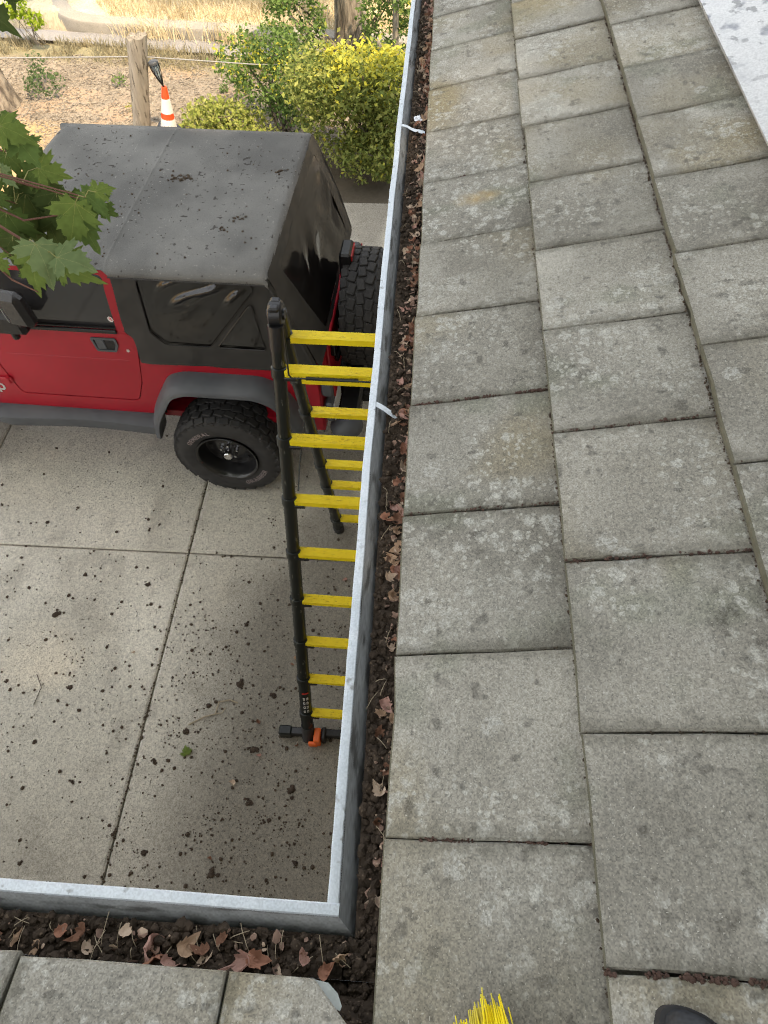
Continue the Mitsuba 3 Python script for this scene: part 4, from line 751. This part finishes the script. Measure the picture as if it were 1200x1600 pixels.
# ------------------------------------------------------------------ broom and shoe on the roof tiles
br = thing('broom', 'broom with bright yellow bristles at the lower edge of the picture', 'broom')
r = np.random.default_rng(51); bm = []
hc = np.array([.152, -.222, .205])
def rz_(x): return x * math.tan(SL)
for i in range(420):
    u, v_ = r.uniform(-1, 1), r.uniform(-1, 1); root = hc + np.array([.055 * u, .02 * v_, -.035])
    tip = np.array([(.131 + .034 * u) + .006 * r.normal(), -.076 + .026 * (1 - (u - .5) ** 2) + .020 * v_ + .007 * r.normal(), 0]); tip[2] = rz_(tip[0]) + .040 + .012 * v_ + .006 * r.random()
    mid = (root + tip) / 2 + r.normal(0, .004, 3) + [0, .006, .012]
    bm.append(tube([root, mid, tip], [.0011, .0011, .0009], 4, False))
bm.append(tube([hc + [.06, .01, -.03], [.188, -.11, .15], [.166, -.053, .118], [.164, -.040, .112]], .0011, 4, False))
put('bristles', bm, 'bristle', br)
put('head', [moved(box((0, 0, 0), (.20, .055, .05), ch=.018), frame(hc + [.012, -.012, 0], [.97, .12, .1], [-.12, .99, 0], [-.1, 0, 1])), tube([hc + [.048, .0, -.03], [.196, -.115, .16], [.188, -.068, .130]], .0125, 10)], 'black_plastic', br, smooth=35)
put('handle', tube([hc, hc + [.04, -.35, .42], hc + [.08, -.75, .92]], .0125, 12), 'rail_black', br, smooth=True)
shoe = thing('shoe', 'dark trainer toe of the photographer standing on the roof tiles', 'shoe')
SO = np.array([.405, -.022, 0]); sa_ = math.radians(-8)
def shoe_pt(X, s, z): # X across, s back from the toe
    x = SO[0] + X * math.cos(sa_) - (-s) * math.sin(sa_) * -1; y = SO[1] - s * math.cos(sa_) + X * math.sin(sa_); return np.stack([x, y, (x) * math.tan(SL) + TH * .72 + z], -1)
S_ = np.array([0, .004, .012, .028, .05, .08, .12, .17, .22, .26, .285, .29]); WI = np.array([.002, .018, .029, .039, .046, .050, .047, .041, .040, .038, .028, .004]); HT = np.array([.022, .034, .042, .050, .056, .064, .080, .100, .108, .108, .096, .03])
asym = np.array([-.012, -.011, -.009, -.006, -.003, 0, .002, .003, .002, 0, 0, 0])
ang = np.linspace(0, np.pi, 19)
def shoe_fn(U, V):
    w = np.interp(U, S_, WI); h = np.interp(U, S_, HT); a = np.interp(U, S_, asym)
    c, s_ = np.cos(V), np.sin(V); return shoe_pt(a + w * np.sign(c) * np.abs(c) ** .75, U, .018 + (h - .018) * np.abs(s_) ** .85 + .0008 * np.sin(V * 26) * np.sin(U * 600))
ss = np.r_[np.linspace(0, .05, 30), np.linspace(.056, .29, 34)]
put('upper', grid(shoe_fn, ss, ang), 'shoe_black', shoe, smooth=True)
put('sole', grid(lambda U, V: shoe_pt(np.interp(U, S_, asym) + (np.interp(U, S_, WI) + .004) * np.interp(V, [0, 1, 2, 3, 4, 5], [-1, -1.02, -1, 1, 1.02, 1]), U - .003, np.interp(V, [0, 1, 2, 3, 4, 5], [.0, .014, .024, .024, .014, 0])), ss, np.arange(6), True), 'shoe_sole', shoe, smooth=30)
put('laces', [tube([shoe_pt(np.array(-.022), np.array(.10 + i * .02), np.array(.070 + i * .009)), shoe_pt(np.array(.0), np.array(.10 + i * .02), np.array(.083 + i * .009)), shoe_pt(np.array(.022), np.array(.112 + i * .02), np.array(.072 + i * .009))], .0028, 6) for i in range(4)], 'lace', shoe)

# ------------------------------------------------------------------ fence, cone, torch
def vert_post(x, y, h, r0, lean, seed, n=16):
    zs = np.linspace(-.2, h, 26); g = np.linspace(0, 2 * np.pi, n, endpoint=False)
    def fn(U, V):
        i = V.astype(int) % n; a = g[i]; k = 1 + .16 * (meshkit.noise(np.stack([np.cos(a) * 2 + seed, np.sin(a) * 2, U * .7], -1), 2) - .5) * 2 + .10 * (meshkit.noise(np.stack([np.cos(a) * 7 + seed, np.sin(a) * 7, U * 2.], -1), 3) - .5) * 2
        top = np.where(U >= h - 1e-6, .05 * meshkit.noise(np.stack([np.cos(a) * 3, np.sin(a) * 3, a * 0 + seed], -1), 5) - .02, 0)
        return np.stack([x + lean[0] * U + r0 * k * np.cos(a), y + lean[1] * U + r0 * k * np.sin(a), GZ + U + top], -1)
    m = grid(fn, zs, np.arange(n + 1)); v = np.array(m.vertices); c = v[-(n + 1):].mean(0); k = len(v); base = k - (n + 1)
    return TM(np.vstack([v, c]), np.vstack([m.faces, [[k, base + i, base + i + 1] for i in range(n)]]))
put('fence_post', vert_post(-3.34, 7.75, .98, .098, (.255, .0), 3), 'old_wood', smooth=40, label='thick weathered wooden fence post beside the traffic cone', category='post')
put('fence_post', vert_post(-.50, 9.1, .85, .035, (.0, .0), 8), 'old_wood', smooth=40, label='thin pale wooden stake behind the yellow topped bush', category='post')
put('fence_wire', [tube([[-9., 7.8, GZ + .80], [-6.2, 7.76, GZ + .74], [-3.2, 7.74, GZ + .80]], .006, 6), tube([[-3.08, 7.74, GZ + .80], [-1.9, 7.78, GZ + .72], [-.3, 7.85, GZ + .70]], .006, 6)], 'wire', label='thin wire strung from the thick fence post to both sides', category='wire')
cn = thing('traffic_cone', 'orange and white traffic cone behind the car roof', 'traffic cone'); CP = np.array([-3.04, 7.80, GZ - .01]); CX = frame(CP, [.987, 0, -.16], [0, 1, 0], [.16, 0, .987])
def at(m, p): return moved(m, CX)
def cr(z): return .098 - .140 * z
def band(z0, z1, o=0): return lathe([(cr(z0) + o - .004, z0), (cr(z0) + o, z0 + .001), (cr(z1) + o, z1 - .001), (cr(z1) + o - .004, z1)], 32)
put('body', at(lathe([(cr(.03), .03), (cr(.50), .50), (cr(.50) - .006, .503), (.012, .50)], 32), CP), 'cone_orange', cn, smooth=40)
put('white_band', at(band(.235, .385, .002), CP), 'cone_white', cn, smooth=40); put('white_band', at(band(.07, .175, .002), CP), 'cone_white', cn, smooth=40)
put('base', at(box((0, 0, .02), (.30, .30, .04), ch=.012), CP), 'black_plastic', cn)
tl = thing('torch_light', 'dark solar torch light leaning out of the top of the traffic cone', 'garden light'); TP = CP + [.078, 0, .47]; td = np.array([-.16, -.05, .96]); td /= np.linalg.norm(td); tx = np.cross([0, 1, 0], td); tx /= np.linalg.norm(tx); TF = frame(TP, tx * .8, np.cross(td, tx) * .8, td * .74)
put('stem', moved(tube([[0, 0, -.1], [0, 0, .09]], .012, 8), TF), 'black_plastic', tl)
ribs = []
for i in range(10):
    a = i * 2 * math.pi / 10; pr = [(.014, .07), (.030, .13), (.052, .22), (.064, .30), (.062, .355)]
    ribs.append(tube([[q * math.cos(a + .0), q * math.sin(a), z] for q, z in pr], .0045, 5))
    ribs.append(tube([[q * math.cos(a + 1.2 * (z - .07) / .29), q * math.sin(a + 1.2 * (z - .07) / .29), z] for q, z in pr], .0028, 4))
put('cage', moved(cat(ribs), TF), 'black_plastic', tl); put('lamp_core', moved(lathe([(.004, .08), (.022, .14), (.042, .23), (.050, .33), (.02, .35)], 20), TF), 'glass_clear', tl, smooth=True)
put('cap', moved(lathe([(.060, .345), (.070, .350), (.070, .375), (.060, .385), (.001, .388)], 24), TF), 'flare_plastic', tl, smooth=30)

# ------------------------------------------------------------------ foliage
def leaf_cards(pos, size, col, seed, up=.35, fold=.25):
    """many small folded leaves (4 triangles each) at pos; col (n, 3)"""
    r = np.random.default_rng(seed); n = len(pos)
    nrm = r.normal(size=(n, 3)); nrm[:, 2] = np.abs(nrm[:, 2]) + up; nrm /= np.linalg.norm(nrm, axis=1, keepdims=True)
    a = np.cross(nrm, r.normal(size=(n, 3))); a /= np.linalg.norm(a, axis=1, keepdims=True); b = np.cross(nrm, a); s = np.asarray(size)[:, None]
    v = np.stack([pos - a * s * .5, pos + b * s * .30 + nrm * s * fold * .3, pos + a * s * .5, pos - b * s * .30 + nrm * s * fold * .3, pos - nrm * s * .0 + a * s * .02], 1)
    f = np.array([[0, 4, 1], [4, 2, 1], [0, 3, 4], [4, 3, 2]]); F = (f[None] + np.arange(n)[:, None, None] * 5).reshape(-1, 3)
    return TM(v.reshape(-1, 3), F), np.repeat(col, 5, 0)
def crown_points(n, lobes, seed, shell=.55):
    r = np.random.default_rng(seed); L = np.array(lobes, float); wgt = (L[:, 3] * L[:, 4] * L[:, 5]) ** .8; k = r.choice(len(L), n, p=wgt / wgt.sum())
    d = r.normal(size=(n, 3)); d /= np.linalg.norm(d, axis=1, keepdims=True); rad = (shell + (1 - shell) * r.random(n) ** .6) * (1 + .18 * r.normal(size=n) * .6)
    return L[k, :3] + d * rad[:, None] * L[k, 3:6]
def clumped(p, fr, th, seed): return p[meshkit.fbm(p * fr, 3, seed) > th]
def plant(key, pos, size, cols, seed, parent, name='foliage', up=.35):
    r = np.random.default_rng(seed); C_ = np.array(cols); col = C_[r.integers(0, len(C_), len(pos))] * (1 + r.normal(0, .12, (len(pos), 1)))
    m, c = leaf_cards(pos, size * (1 + .3 * r.normal(size=len(pos)).clip(-1.5, 1.5)), np.clip(col, .005, .9), seed, up); put(name, m, 'leaf_vc', parent, color=c)
def stems(base, tips, r0, seed, mat='bark', parent=None, name='stem'):
    r = np.random.default_rng(seed); m = []
    for t in tips:
        b = np.array(base) + r.normal(0, .06, 3) * [1, 1, 0]; t = np.array(t); mid = (b + t) / 2 + r.normal(0, .06, 3); m.append(tube([b, (b + mid) / 2, mid, t], np.linspace(r0, r0 * .4, 4), 6))
    put(name, m, mat, parent)
GRN = [(.17, .26, .08), (.13, .21, .06), (.21, .30, .10), (.10, .16, .05)]; YEL = [(.62, .60, .10), (.54, .55, .11), (.66, .60, .08), (.42, .46, .11)]; OLV = [(.32, .36, .10), (.25, .30, .09), (.38, .40, .13), (.18, .23, .07)]
def bush(label, lobes, n, size, seed, cols, ycols=None, yfrac=None, base=None, th=.42, sr=.016):
    k = thing('bush', label, 'bush'); p = clumped(crown_points(n, lobes, seed), 5., th, seed); p = p[p[:, 2] > GZ + .03]
    if ycols is not None:
        r = np.random.default_rng(seed + 5); isy = r.random(len(p)) < yfrac(p); plant(k, p[~isy], np.full((~isy).sum(), size), cols, seed, k); plant(k, p[isy], np.full(isy.sum(), size), ycols, seed + 1, k, 'yellow_leaves')
    else: plant(k, p, np.full(len(p), size), cols, seed, k)
    L = np.array(lobes); b = base if base is not None else np.r_[L[:, :2].mean(0), GZ - .02]; stems(b, [l[:3] + np.random.default_rng(seed + 9).normal(0, .1, 3) for l in L for _ in range(3)], sr, seed, parent=k); return k
bush('dense bush with a yellow green top beside the gutter', [(-.95, 7.25, GZ + .55, .50, .45, .50), (-.45, 7.25, GZ + .55, .45, .45, .48), (-1.15, 7.35, GZ + .75, .40, .4, .35), (-.7, 7.2, GZ + .82, .55, .42, .32), (-.35, 7.15, GZ + .75, .35, .4, .36), (-.55, 7.0, GZ + .32, .40, .35, .32), (-.6, 6.88, GZ + .22, .42, .28, .22)], 17000, .048, 61, OLV, YEL, lambda p: np.clip((p[:, 2] - GZ - .78) * 3.2, 0.04, .92) * np.clip((p[:, 0] + 1.22) / .25, .06, 1), (-.7, 7.3, GZ), .40)  # yellow towards the top: leaf hue plus sunlight put into the colour
bush('airy green bush with a few yellow leaves left of the yellow topped bush', [(-1.85, 8.0, GZ + .50, .42, .35, .36), (-2.15, 8.15, GZ + .62, .30, .3, .28), (-1.55, 7.85, GZ + .55, .38, .35, .38), (-1.75, 8.05, GZ + .8, .3, .3, .22), (-1.4, 7.7, GZ + .35, .3, .3, .25)], 7500, .042, 62, GRN, YEL, lambda p: .05 + .2 * (meshkit.noise(p * 3, 4) > .66), (-1.7, 7.85, GZ), .44)
bush('low pale yellow green shrub behind the middle of the car roof', [(-2.58, 7.75, GZ + .15, .26, .25, .20), (-2.35, 7.7, GZ + .2, .36, .25, .22), (-1.98, 7.55, GZ + .16, .28, .25, .18)], 4200, .042, 63, [(.34, .38, .10), (.26, .32, .08), (.40, .42, .14)], None, None, None, .40)
bush('small grey green weed bush in the dirt left of the fence post', [(-4.78, 8.65, GZ + .12, .24, .22, .15), (-4.95, 8.95, GZ + .20, .13, .16, .14)], 750, .038, 64, [(.13, .18, .08), (.09, .14, .06)], None, None, None, .42, .006)
bush('bright yellow green sapling at the top left beside the kerb wall', [(-5.42, 9.95, GZ + .45, .13, .12, .12), (-5.25, 9.9, GZ + .33, .12, .10, .10), (-5.60, 9.95, GZ + .40, .10, .1, .10)], 620, .05, 65, [(.36, .46, .05), (.28, .40, .04)], None, None, (-5.38, 9.95, GZ), .36, .006)
bush('leafy green creeper growing round the tree trunk behind the bushes', [(-1.72, 9.5, GZ + .50, .36, .33, .48), (-.62, 9.3, GZ + .55, .34, .33, .52), (-.40, 9.2, GZ + .85, .28, .3, .4), (-1.95, 9.7, GZ + .8, .30, .3, .34), (-1.1, 9.2, GZ + .08, .55, .3, .20)], 9000, .050, 66, GRN, YEL, lambda p: .03 + 0 * p[:, 0], (-1.15, 9.5, GZ), .45)
# small weeds
for i, (x, y, s) in enumerate([(-3.55, 8.25, .10), (-2.35, 8.85, .09), (-3.95, 8.95, .1), (-2.6, 8.8, .06)]):
    k = thing('weed', ['yellow green weed left of the post foot', 'small green weed right of the cone behind the wire', 'small green weed in the dirt far behind the post', 'tiny green weed beyond the torch light'][i], 'weed')
    plant(k, crown_points(90, [(x, y, GZ + s * .5, s, s, s * .8)], 70 + i, .2), np.full(90, .03), [(.30, .30, .08)] if i == 0 else GRN, 70 + i, k); stems((x, y, GZ - .02), [(x, y, GZ + s)] * 2, .004, i, parent=k)
# mulch of chips, dry grass
r = np.random.default_rng(81); n = 14000; x, y = r.uniform(-7, 0, n), r.uniform(7.3, 9.75, n)
chip = [box((0, 0, 0), (1, .28, .1)), box((0, 0, 0), (1, .18, .14)), leaf_mesh(.6, .3, 3, False)]
gz_ = ground_fn(x, y)[..., 2]
put('bark_mulch', scatter(chip[:2], np.c_[x, y, gz_ + .004], .02 + .035 * r.random(n), 4, .3), P('mulch', lambda p, n, uv: mix((.115, .098, .08), (.37, .325, .265), noise(p.x * 41, p.y * 41, 2.)), .9), kind='stuff', label='brown bark chips and dry leaves covering the dirt')
def blades(x, y, h, seed, z0):
    r = np.random.default_rng(seed); n = len(x); a = r.uniform(0, 6.28, n); w = .004 + .004 * r.random(n); ln = r.normal(0, .35, (n, 2)) * h[:, None]; b = np.c_[x, y, z0]
    d = np.c_[np.cos(a), np.sin(a), 0 * a] * w[:, None]; mid = b + np.c_[ln * .35, h * .6]; tip = b + np.c_[ln, h]
    v = np.stack([b - d, b + d, mid - d * .7, mid + d * .7, tip], 1).reshape(-1, 3); f = np.array([[0, 1, 3], [0, 3, 2], [2, 3, 4]]); return TM(v, (f[None] + np.arange(n)[:, None, None] * 5).reshape(-1, 3))
n = 42000; x, y = r.uniform(-9, 1, n), 10.34 + 3.4 * r.random(n); y = y - .126 * (x + 2.39); ok = ~((x < -4.6) & (y < 10.75 - (x + 4.6) * 1.2)); x, y = x[ok], y[ok]
put('dry_grass', blades(x, y, .05 + .13 * r.random(len(x)), 5, ground_fn(x, y)[..., 2]), P('straw', lambda p, n, uv: mix((.48, .40, .25), (.74, .66, .47), noise(p.x * 6, p.y * 6, 2.)), .8), kind='stuff', label='dry golden grass field beyond the kerb wall')
n = 5000; x, y = r.uniform(-8, -.3, n), 9.74 - .5 * r.random(n) ** 1.6; y = y - .150 * (x + 2.39); k2 = meshkit.noise(np.c_[x * 3, y * 3, y * 0], 3) > .42; x, y = x[k2], y[k2]
put('verge_grass', blades(x, y, .04 + .12 * r.random(len(x)), 6, ground_fn(x, y)[..., 2]), P('verge', lambda p, n, uv: mix((.20, .185, .12), (.36, .31, .20), noise(p.x * 7, p.y * 7, 2.)), .8), kind='stuff', label='thin dry grass along the near side of the footpath')
n = 420; x = np.r_[r.normal(-3.9, .22, n // 2), r.normal(-2.75, .2, n // 2)]; y = 10.10 - .126 * (x + 2.39) + r.normal(0, .04, n)
put('kerb_grass', blades(x, y, .08 + .24 * r.random(n), 7, np.full(n, GZ - .02)), 'straw', kind='stuff', label='tufts of dry grass standing against the kerb wall')
# trees: two at the footpath (only the foot of each trunk is in the frame), the maple at the left, an added unseen shade tree over the house
def tree(label, x, y, h, r0, lobes, n, size, cols, seed, lean=(0, 0), group=None, up=.35):
    k = thing('tree', label, 'tree'); t = np.linspace(0, 1, 14); wob = .06 * np.stack([np.sin(t * 5 + seed) - math.sin(seed), np.cos(t * 4 + seed) - math.cos(seed)], 1)
    c = np.c_[x + lean[0] * t * h + wob[:, 0], y + lean[1] * t * h + wob[:, 1], GZ - .1 + t * h]; m = tube(c, r0 * (1 - .5 * t + .5 * np.exp(-t * h * 4.)), 22); v = np.array(m.vertices)
    g = meshkit.fbm(np.c_[v[:, :2] * 16, v[:, 2:] * 2], 3, seed) - .5; q = v.copy(); cc = np.c_[np.interp(v[:, 2], c[:, 2], c[:, 0]), np.interp(v[:, 2], c[:, 2], c[:, 1])]; q[:, :2] = cc + (v[:, :2] - cc) * (1 + .5 * g[:, None]); put('trunk', TM(q, m.faces), 'bark', k, smooth=50)
    r = np.random.default_rng(seed); lm = []
    for l in lobes:
        b = c[r.integers(7, 13)]; e = np.array(l[:3]); lm.append(tube([b, (b * .55 + e * .45) + [0, 0, .2], e], [r0 * .4, r0 * .25, r0 * .08], 7))
    put('limbs', lm, 'bark', k); p = clumped(crown_points(n, lobes, seed, .35), 1.6, .40, seed); plant(k, p, np.full(len(p), size), cols, seed, k, 'crown', up); return k
tree('pale barked tree trunk at the left edge behind the car', -5.32, 8.42, 4.2, .20, [(-5.6, 8.7, 1.9, 1.6, 1.5, 1.0), (-4.6, 9.3, 2.3, 1.5, 1.3, .9), (-6.4, 9.4, 2.1, 1.4, 1.2, .9)], 9000, .11, GRN, 91)
tree('dark tree trunk wrapped in green creeper behind the bushes', -1.10, 9.85, 4.6, .185, [(-1.3, 9.9, 2.1, 1.5, 1.4, .9), (-.2, 9.6, 2.4, 1.3, 1.2, .8), (-2.3, 9.9, 2.5, 1.1, 1.1, .8)], 9000, .11, GRN, 92)
# the maple whose branch hangs into the picture at the left: trunk and crown stand left of the frame
mp = thing('maple_tree', 'maple tree whose leafy branch hangs into the left edge over the car', 'tree')
MB = np.array([-4.3, 1.0, GZ - .1]); tz = np.linspace(0, 6.2, 16)
put('trunk', tube(np.c_[MB[0] + .08 * np.sin(tz), MB[1] + .06 * np.cos(tz * 1.3), MB[2] + tz], .16 * (1 - .1 * tz) + .12 * np.exp(-tz * 3), 18), 'bark', mp, smooth=True)
limb = np.array([[-4.25, 1.05, .9], [-3.4, 1.25, 1.05], [-2.5, 1.5, .85], [-1.9, 1.66, .55], [-1.5, 1.75, .30]]); put('limb', tube(limb, [.05, .030, .014, .008, .006], 8), 'twig_red', mp, smooth=True)
def raypt(px, py, dep): return CAM + (CF + (px - 600) / FOC * CR - (py - 800) / FOC * CU) * dep
# twigs from the end of the limb to the leaf bases; every leaf hangs from its own stalk
TW_ = [[limb[4], (-1.36, 1.80, .20), (-1.20, 1.78, .12), (-1.08, 1.80, .13)], [limb[4], (-1.36, 1.70, .14), (-1.22, 1.62, .03), (-1.13, 1.58, .02)], [limb[3], (-1.55, 1.85, .40), (-1.36, 1.95, .32), (-1.26, 1.98, .27)], [limb[4], (-1.38, 1.72, .22), (-1.28, 1.66, .10)]]
for t in TW_: put('twig', tube(np.array(t), np.linspace(.0048, .0022, len(t)), 6), 'twig_red', mp, smooth=True)
LV = [  # leaf base and tip as seen from here (they only fix a direction and a reach; depth sets the place), depth, roll, material
    (128, 300, 186, 342, 1.95, .3, 0), (148, 300, 180, 282, 1.90, -.5, 2), (146, 318, 188, 346, 2.02, .8, 1), (118, 316, 108, 398, 1.92, .1, 2), (112, 318, 150, 392, 1.98, -.4, 0), (58, 262, 116, 284, 1.97, .4, 2),
    (30, 222, 62, 258, 1.93, -.2, 0), (-2, 196, 50, 214, 1.88, .2, 2), (0, 175, 26, 232, 1.9, -.5, 0), (70, 250, 20, 300, 2.05, .5, 1), (70, 285, 66, 366, 2.10, .1, 3), (40, 300, 30, 392, 2.12, -.2, 3), (88, 300, 92, 380, 2.08, .3, 3), (10, 330, 4, 420, 2.06, .1, 1), (20, 370, 22, 436, 2.02, .4, 3),
    (54, 380, 92, 448, 1.90, .0, 4), (54, 396, 46, 470, 1.94, .25, 2), (62, 400, 76, 458, 2.0, -.3, 0), (88, 402, 156, 416, 1.90, -.5, 4), (90, 405, 148, 452, 1.96, .5, 2), (80, 398, 110, 446, 2.03, -.1, 0), (0, 262, 26, 300, 1.93, .2, 4), (-6, 300, 10, 342, 1.97, .6, 1), (10, 240, -6, 300, 2.04, -.3, 1), (-10, 400, 18, 428, 1.98, .1, 2),
    (46, 330, 52, 410, 2.16, .2, 3), (100, 330, 60, 372, 2.14, -.2, 3), (24, 280, 62, 330, 2.1, .2, 3), (0, 350, 40, 396, 2.13, -.1, 3), (76, 345, 96, 404, 2.15, .2, 3), (112, 300, 134, 344, 2.12, .2, 1), (20, 206, 30, 262, 2.06, .1, 1), (40, 425, 66, 452, 2.1, .3, 1), (108, 420, 128, 440, 2.08, .3, 1),
    (-14, -20, 40, 30, 1.3, .3, 3), (10, -30, 30, 20, 1.36, -.4, 3), (-30, 10, 22, 44, 1.33, .1, 3)]
stalks = []
from scipy.cluster.vq import kmeans2
LB = np.array([raypt(q[0], q[1], q[4]) for q in LV if q[4] > 1.5]); CC, _ = kmeans2(LB, 9, seed=4, minit='++')
LP = np.array([limb[2] * (1 - k) + limb[3] * k for k in np.linspace(.3, 1, 8)] + [limb[3] * (1 - k) + limb[4] * k for k in np.linspace(0, 1, 8)])
for q in CC:
    b0 = LP[np.argmin(np.linalg.norm(LP - q - [.12, 0, -.05], axis=1))]; mid_ = b0 * .45 + q * .55 + [-.03, .01, .035]; TW_.append([b0, mid_, q]); put('twig', tube(np.array([b0, b0 * .75 + q * .25 + [-.02, 0, .03], mid_, q]), [.0042, .0034, .0026, .0018], 6), 'twig_red', mp, smooth=True)
anchors = np.array([p for t in TW_ for a, b in zip(t[:-1], t[1:]) for p in (np.array(a) * (1 - k) + np.array(b) * k for k in np.linspace(.2, 1, 5))])
r = np.random.default_rng(77)
def vein_leaf(m, mat): return mikit.ply(m, mat, smooth=True, uv=np.asarray(flat_leaf(m))[:, :2])
MAPLE = [[vein_leaf(leaf_mesh(c, f, 300 + 7 * i, True, .06), f'maple_green_{i}') for c, f in ((.35, .22), (.75, .05), (.5, -.2))] for i in range(5)]
for i, (bx, by, tx_, ty_, dep, roll, mat) in enumerate(LV):
    a, b = raypt(bx, by, dep), raypt(tx_, ty_, dep + r.uniform(-.02, .07)); Yv = b - a; L = np.linalg.norm(Yv); Yv /= L
    view = (CAM - a) / np.linalg.norm(CAM - a); N_ = view + .45 * np.array([0, 0, 1]) + r.normal(0, .35, 3); N_ -= Yv * (N_ @ Yv); N_ /= np.linalg.norm(N_); Xv = np.cross(Yv, N_)
    N2 = N_ * math.cos(roll) + Xv * math.sin(roll); X2 = np.cross(Yv, N2); s = L / 1.02 * .88; w_ = s * r.uniform(.74, 1.0)
    put('leaf', MAPLE[mat][i % 3], None, mp, to_world=frame(a, X2 * w_, Yv * s, N2 * s))
    if dep > 1.5:
        q = anchors[np.argmin(np.linalg.norm(anchors - a, axis=1))]; stalks.append(tube([q, (q + a) / 2 + [0, 0, .012], a, a + Yv * s * .12], [.0016, .0013, .0011, .0008], 5))
put('leaf_stalk', stalks, P('stalk', (.26, .24, .08), .6), mp)
p = clumped(crown_points(7000, [(-4.6, .6, 2.6, 1.6, 1.5, 1.0), (-3.6, 1.6, 3.0, 1.3, 1.3, .9), (-5.2, 2.2, 2.6, 1.3, 1.3, .9)], 55, .3), 1.5, .42, 3)
plant(mp, p, np.full(len(p), .13), GRN, 55, mp, 'crown')
# unseen tree added behind the house so its crown shades roof, drive and car
tree('unseen spreading tree added behind the house to shade the roof and drive', 4.6, -4.2, 9.0, .34, [(1.2, -2.2, 5.2, 2.6, 2.3, 1.0), (3.6, -3.2, 6.0, 2.6, 2.4, 1.2), (-.4, -.6, 5.0, 2.1, 2.0, .9), (2.2, .2, 5.4, 2.3, 2.1, .9), (4.4, -.4, 5.6, 2.3, 2.2, 1.0), (.6, 1.5, 5.2, 1.9, 1.6, .8), (3.2, 2.0, 5.6, 2.0, 1.7, .8), (5.6, 2.0, 5.4, 2.0, 1.8, .8)], 13000, .30, GRN, 95, up=.8)
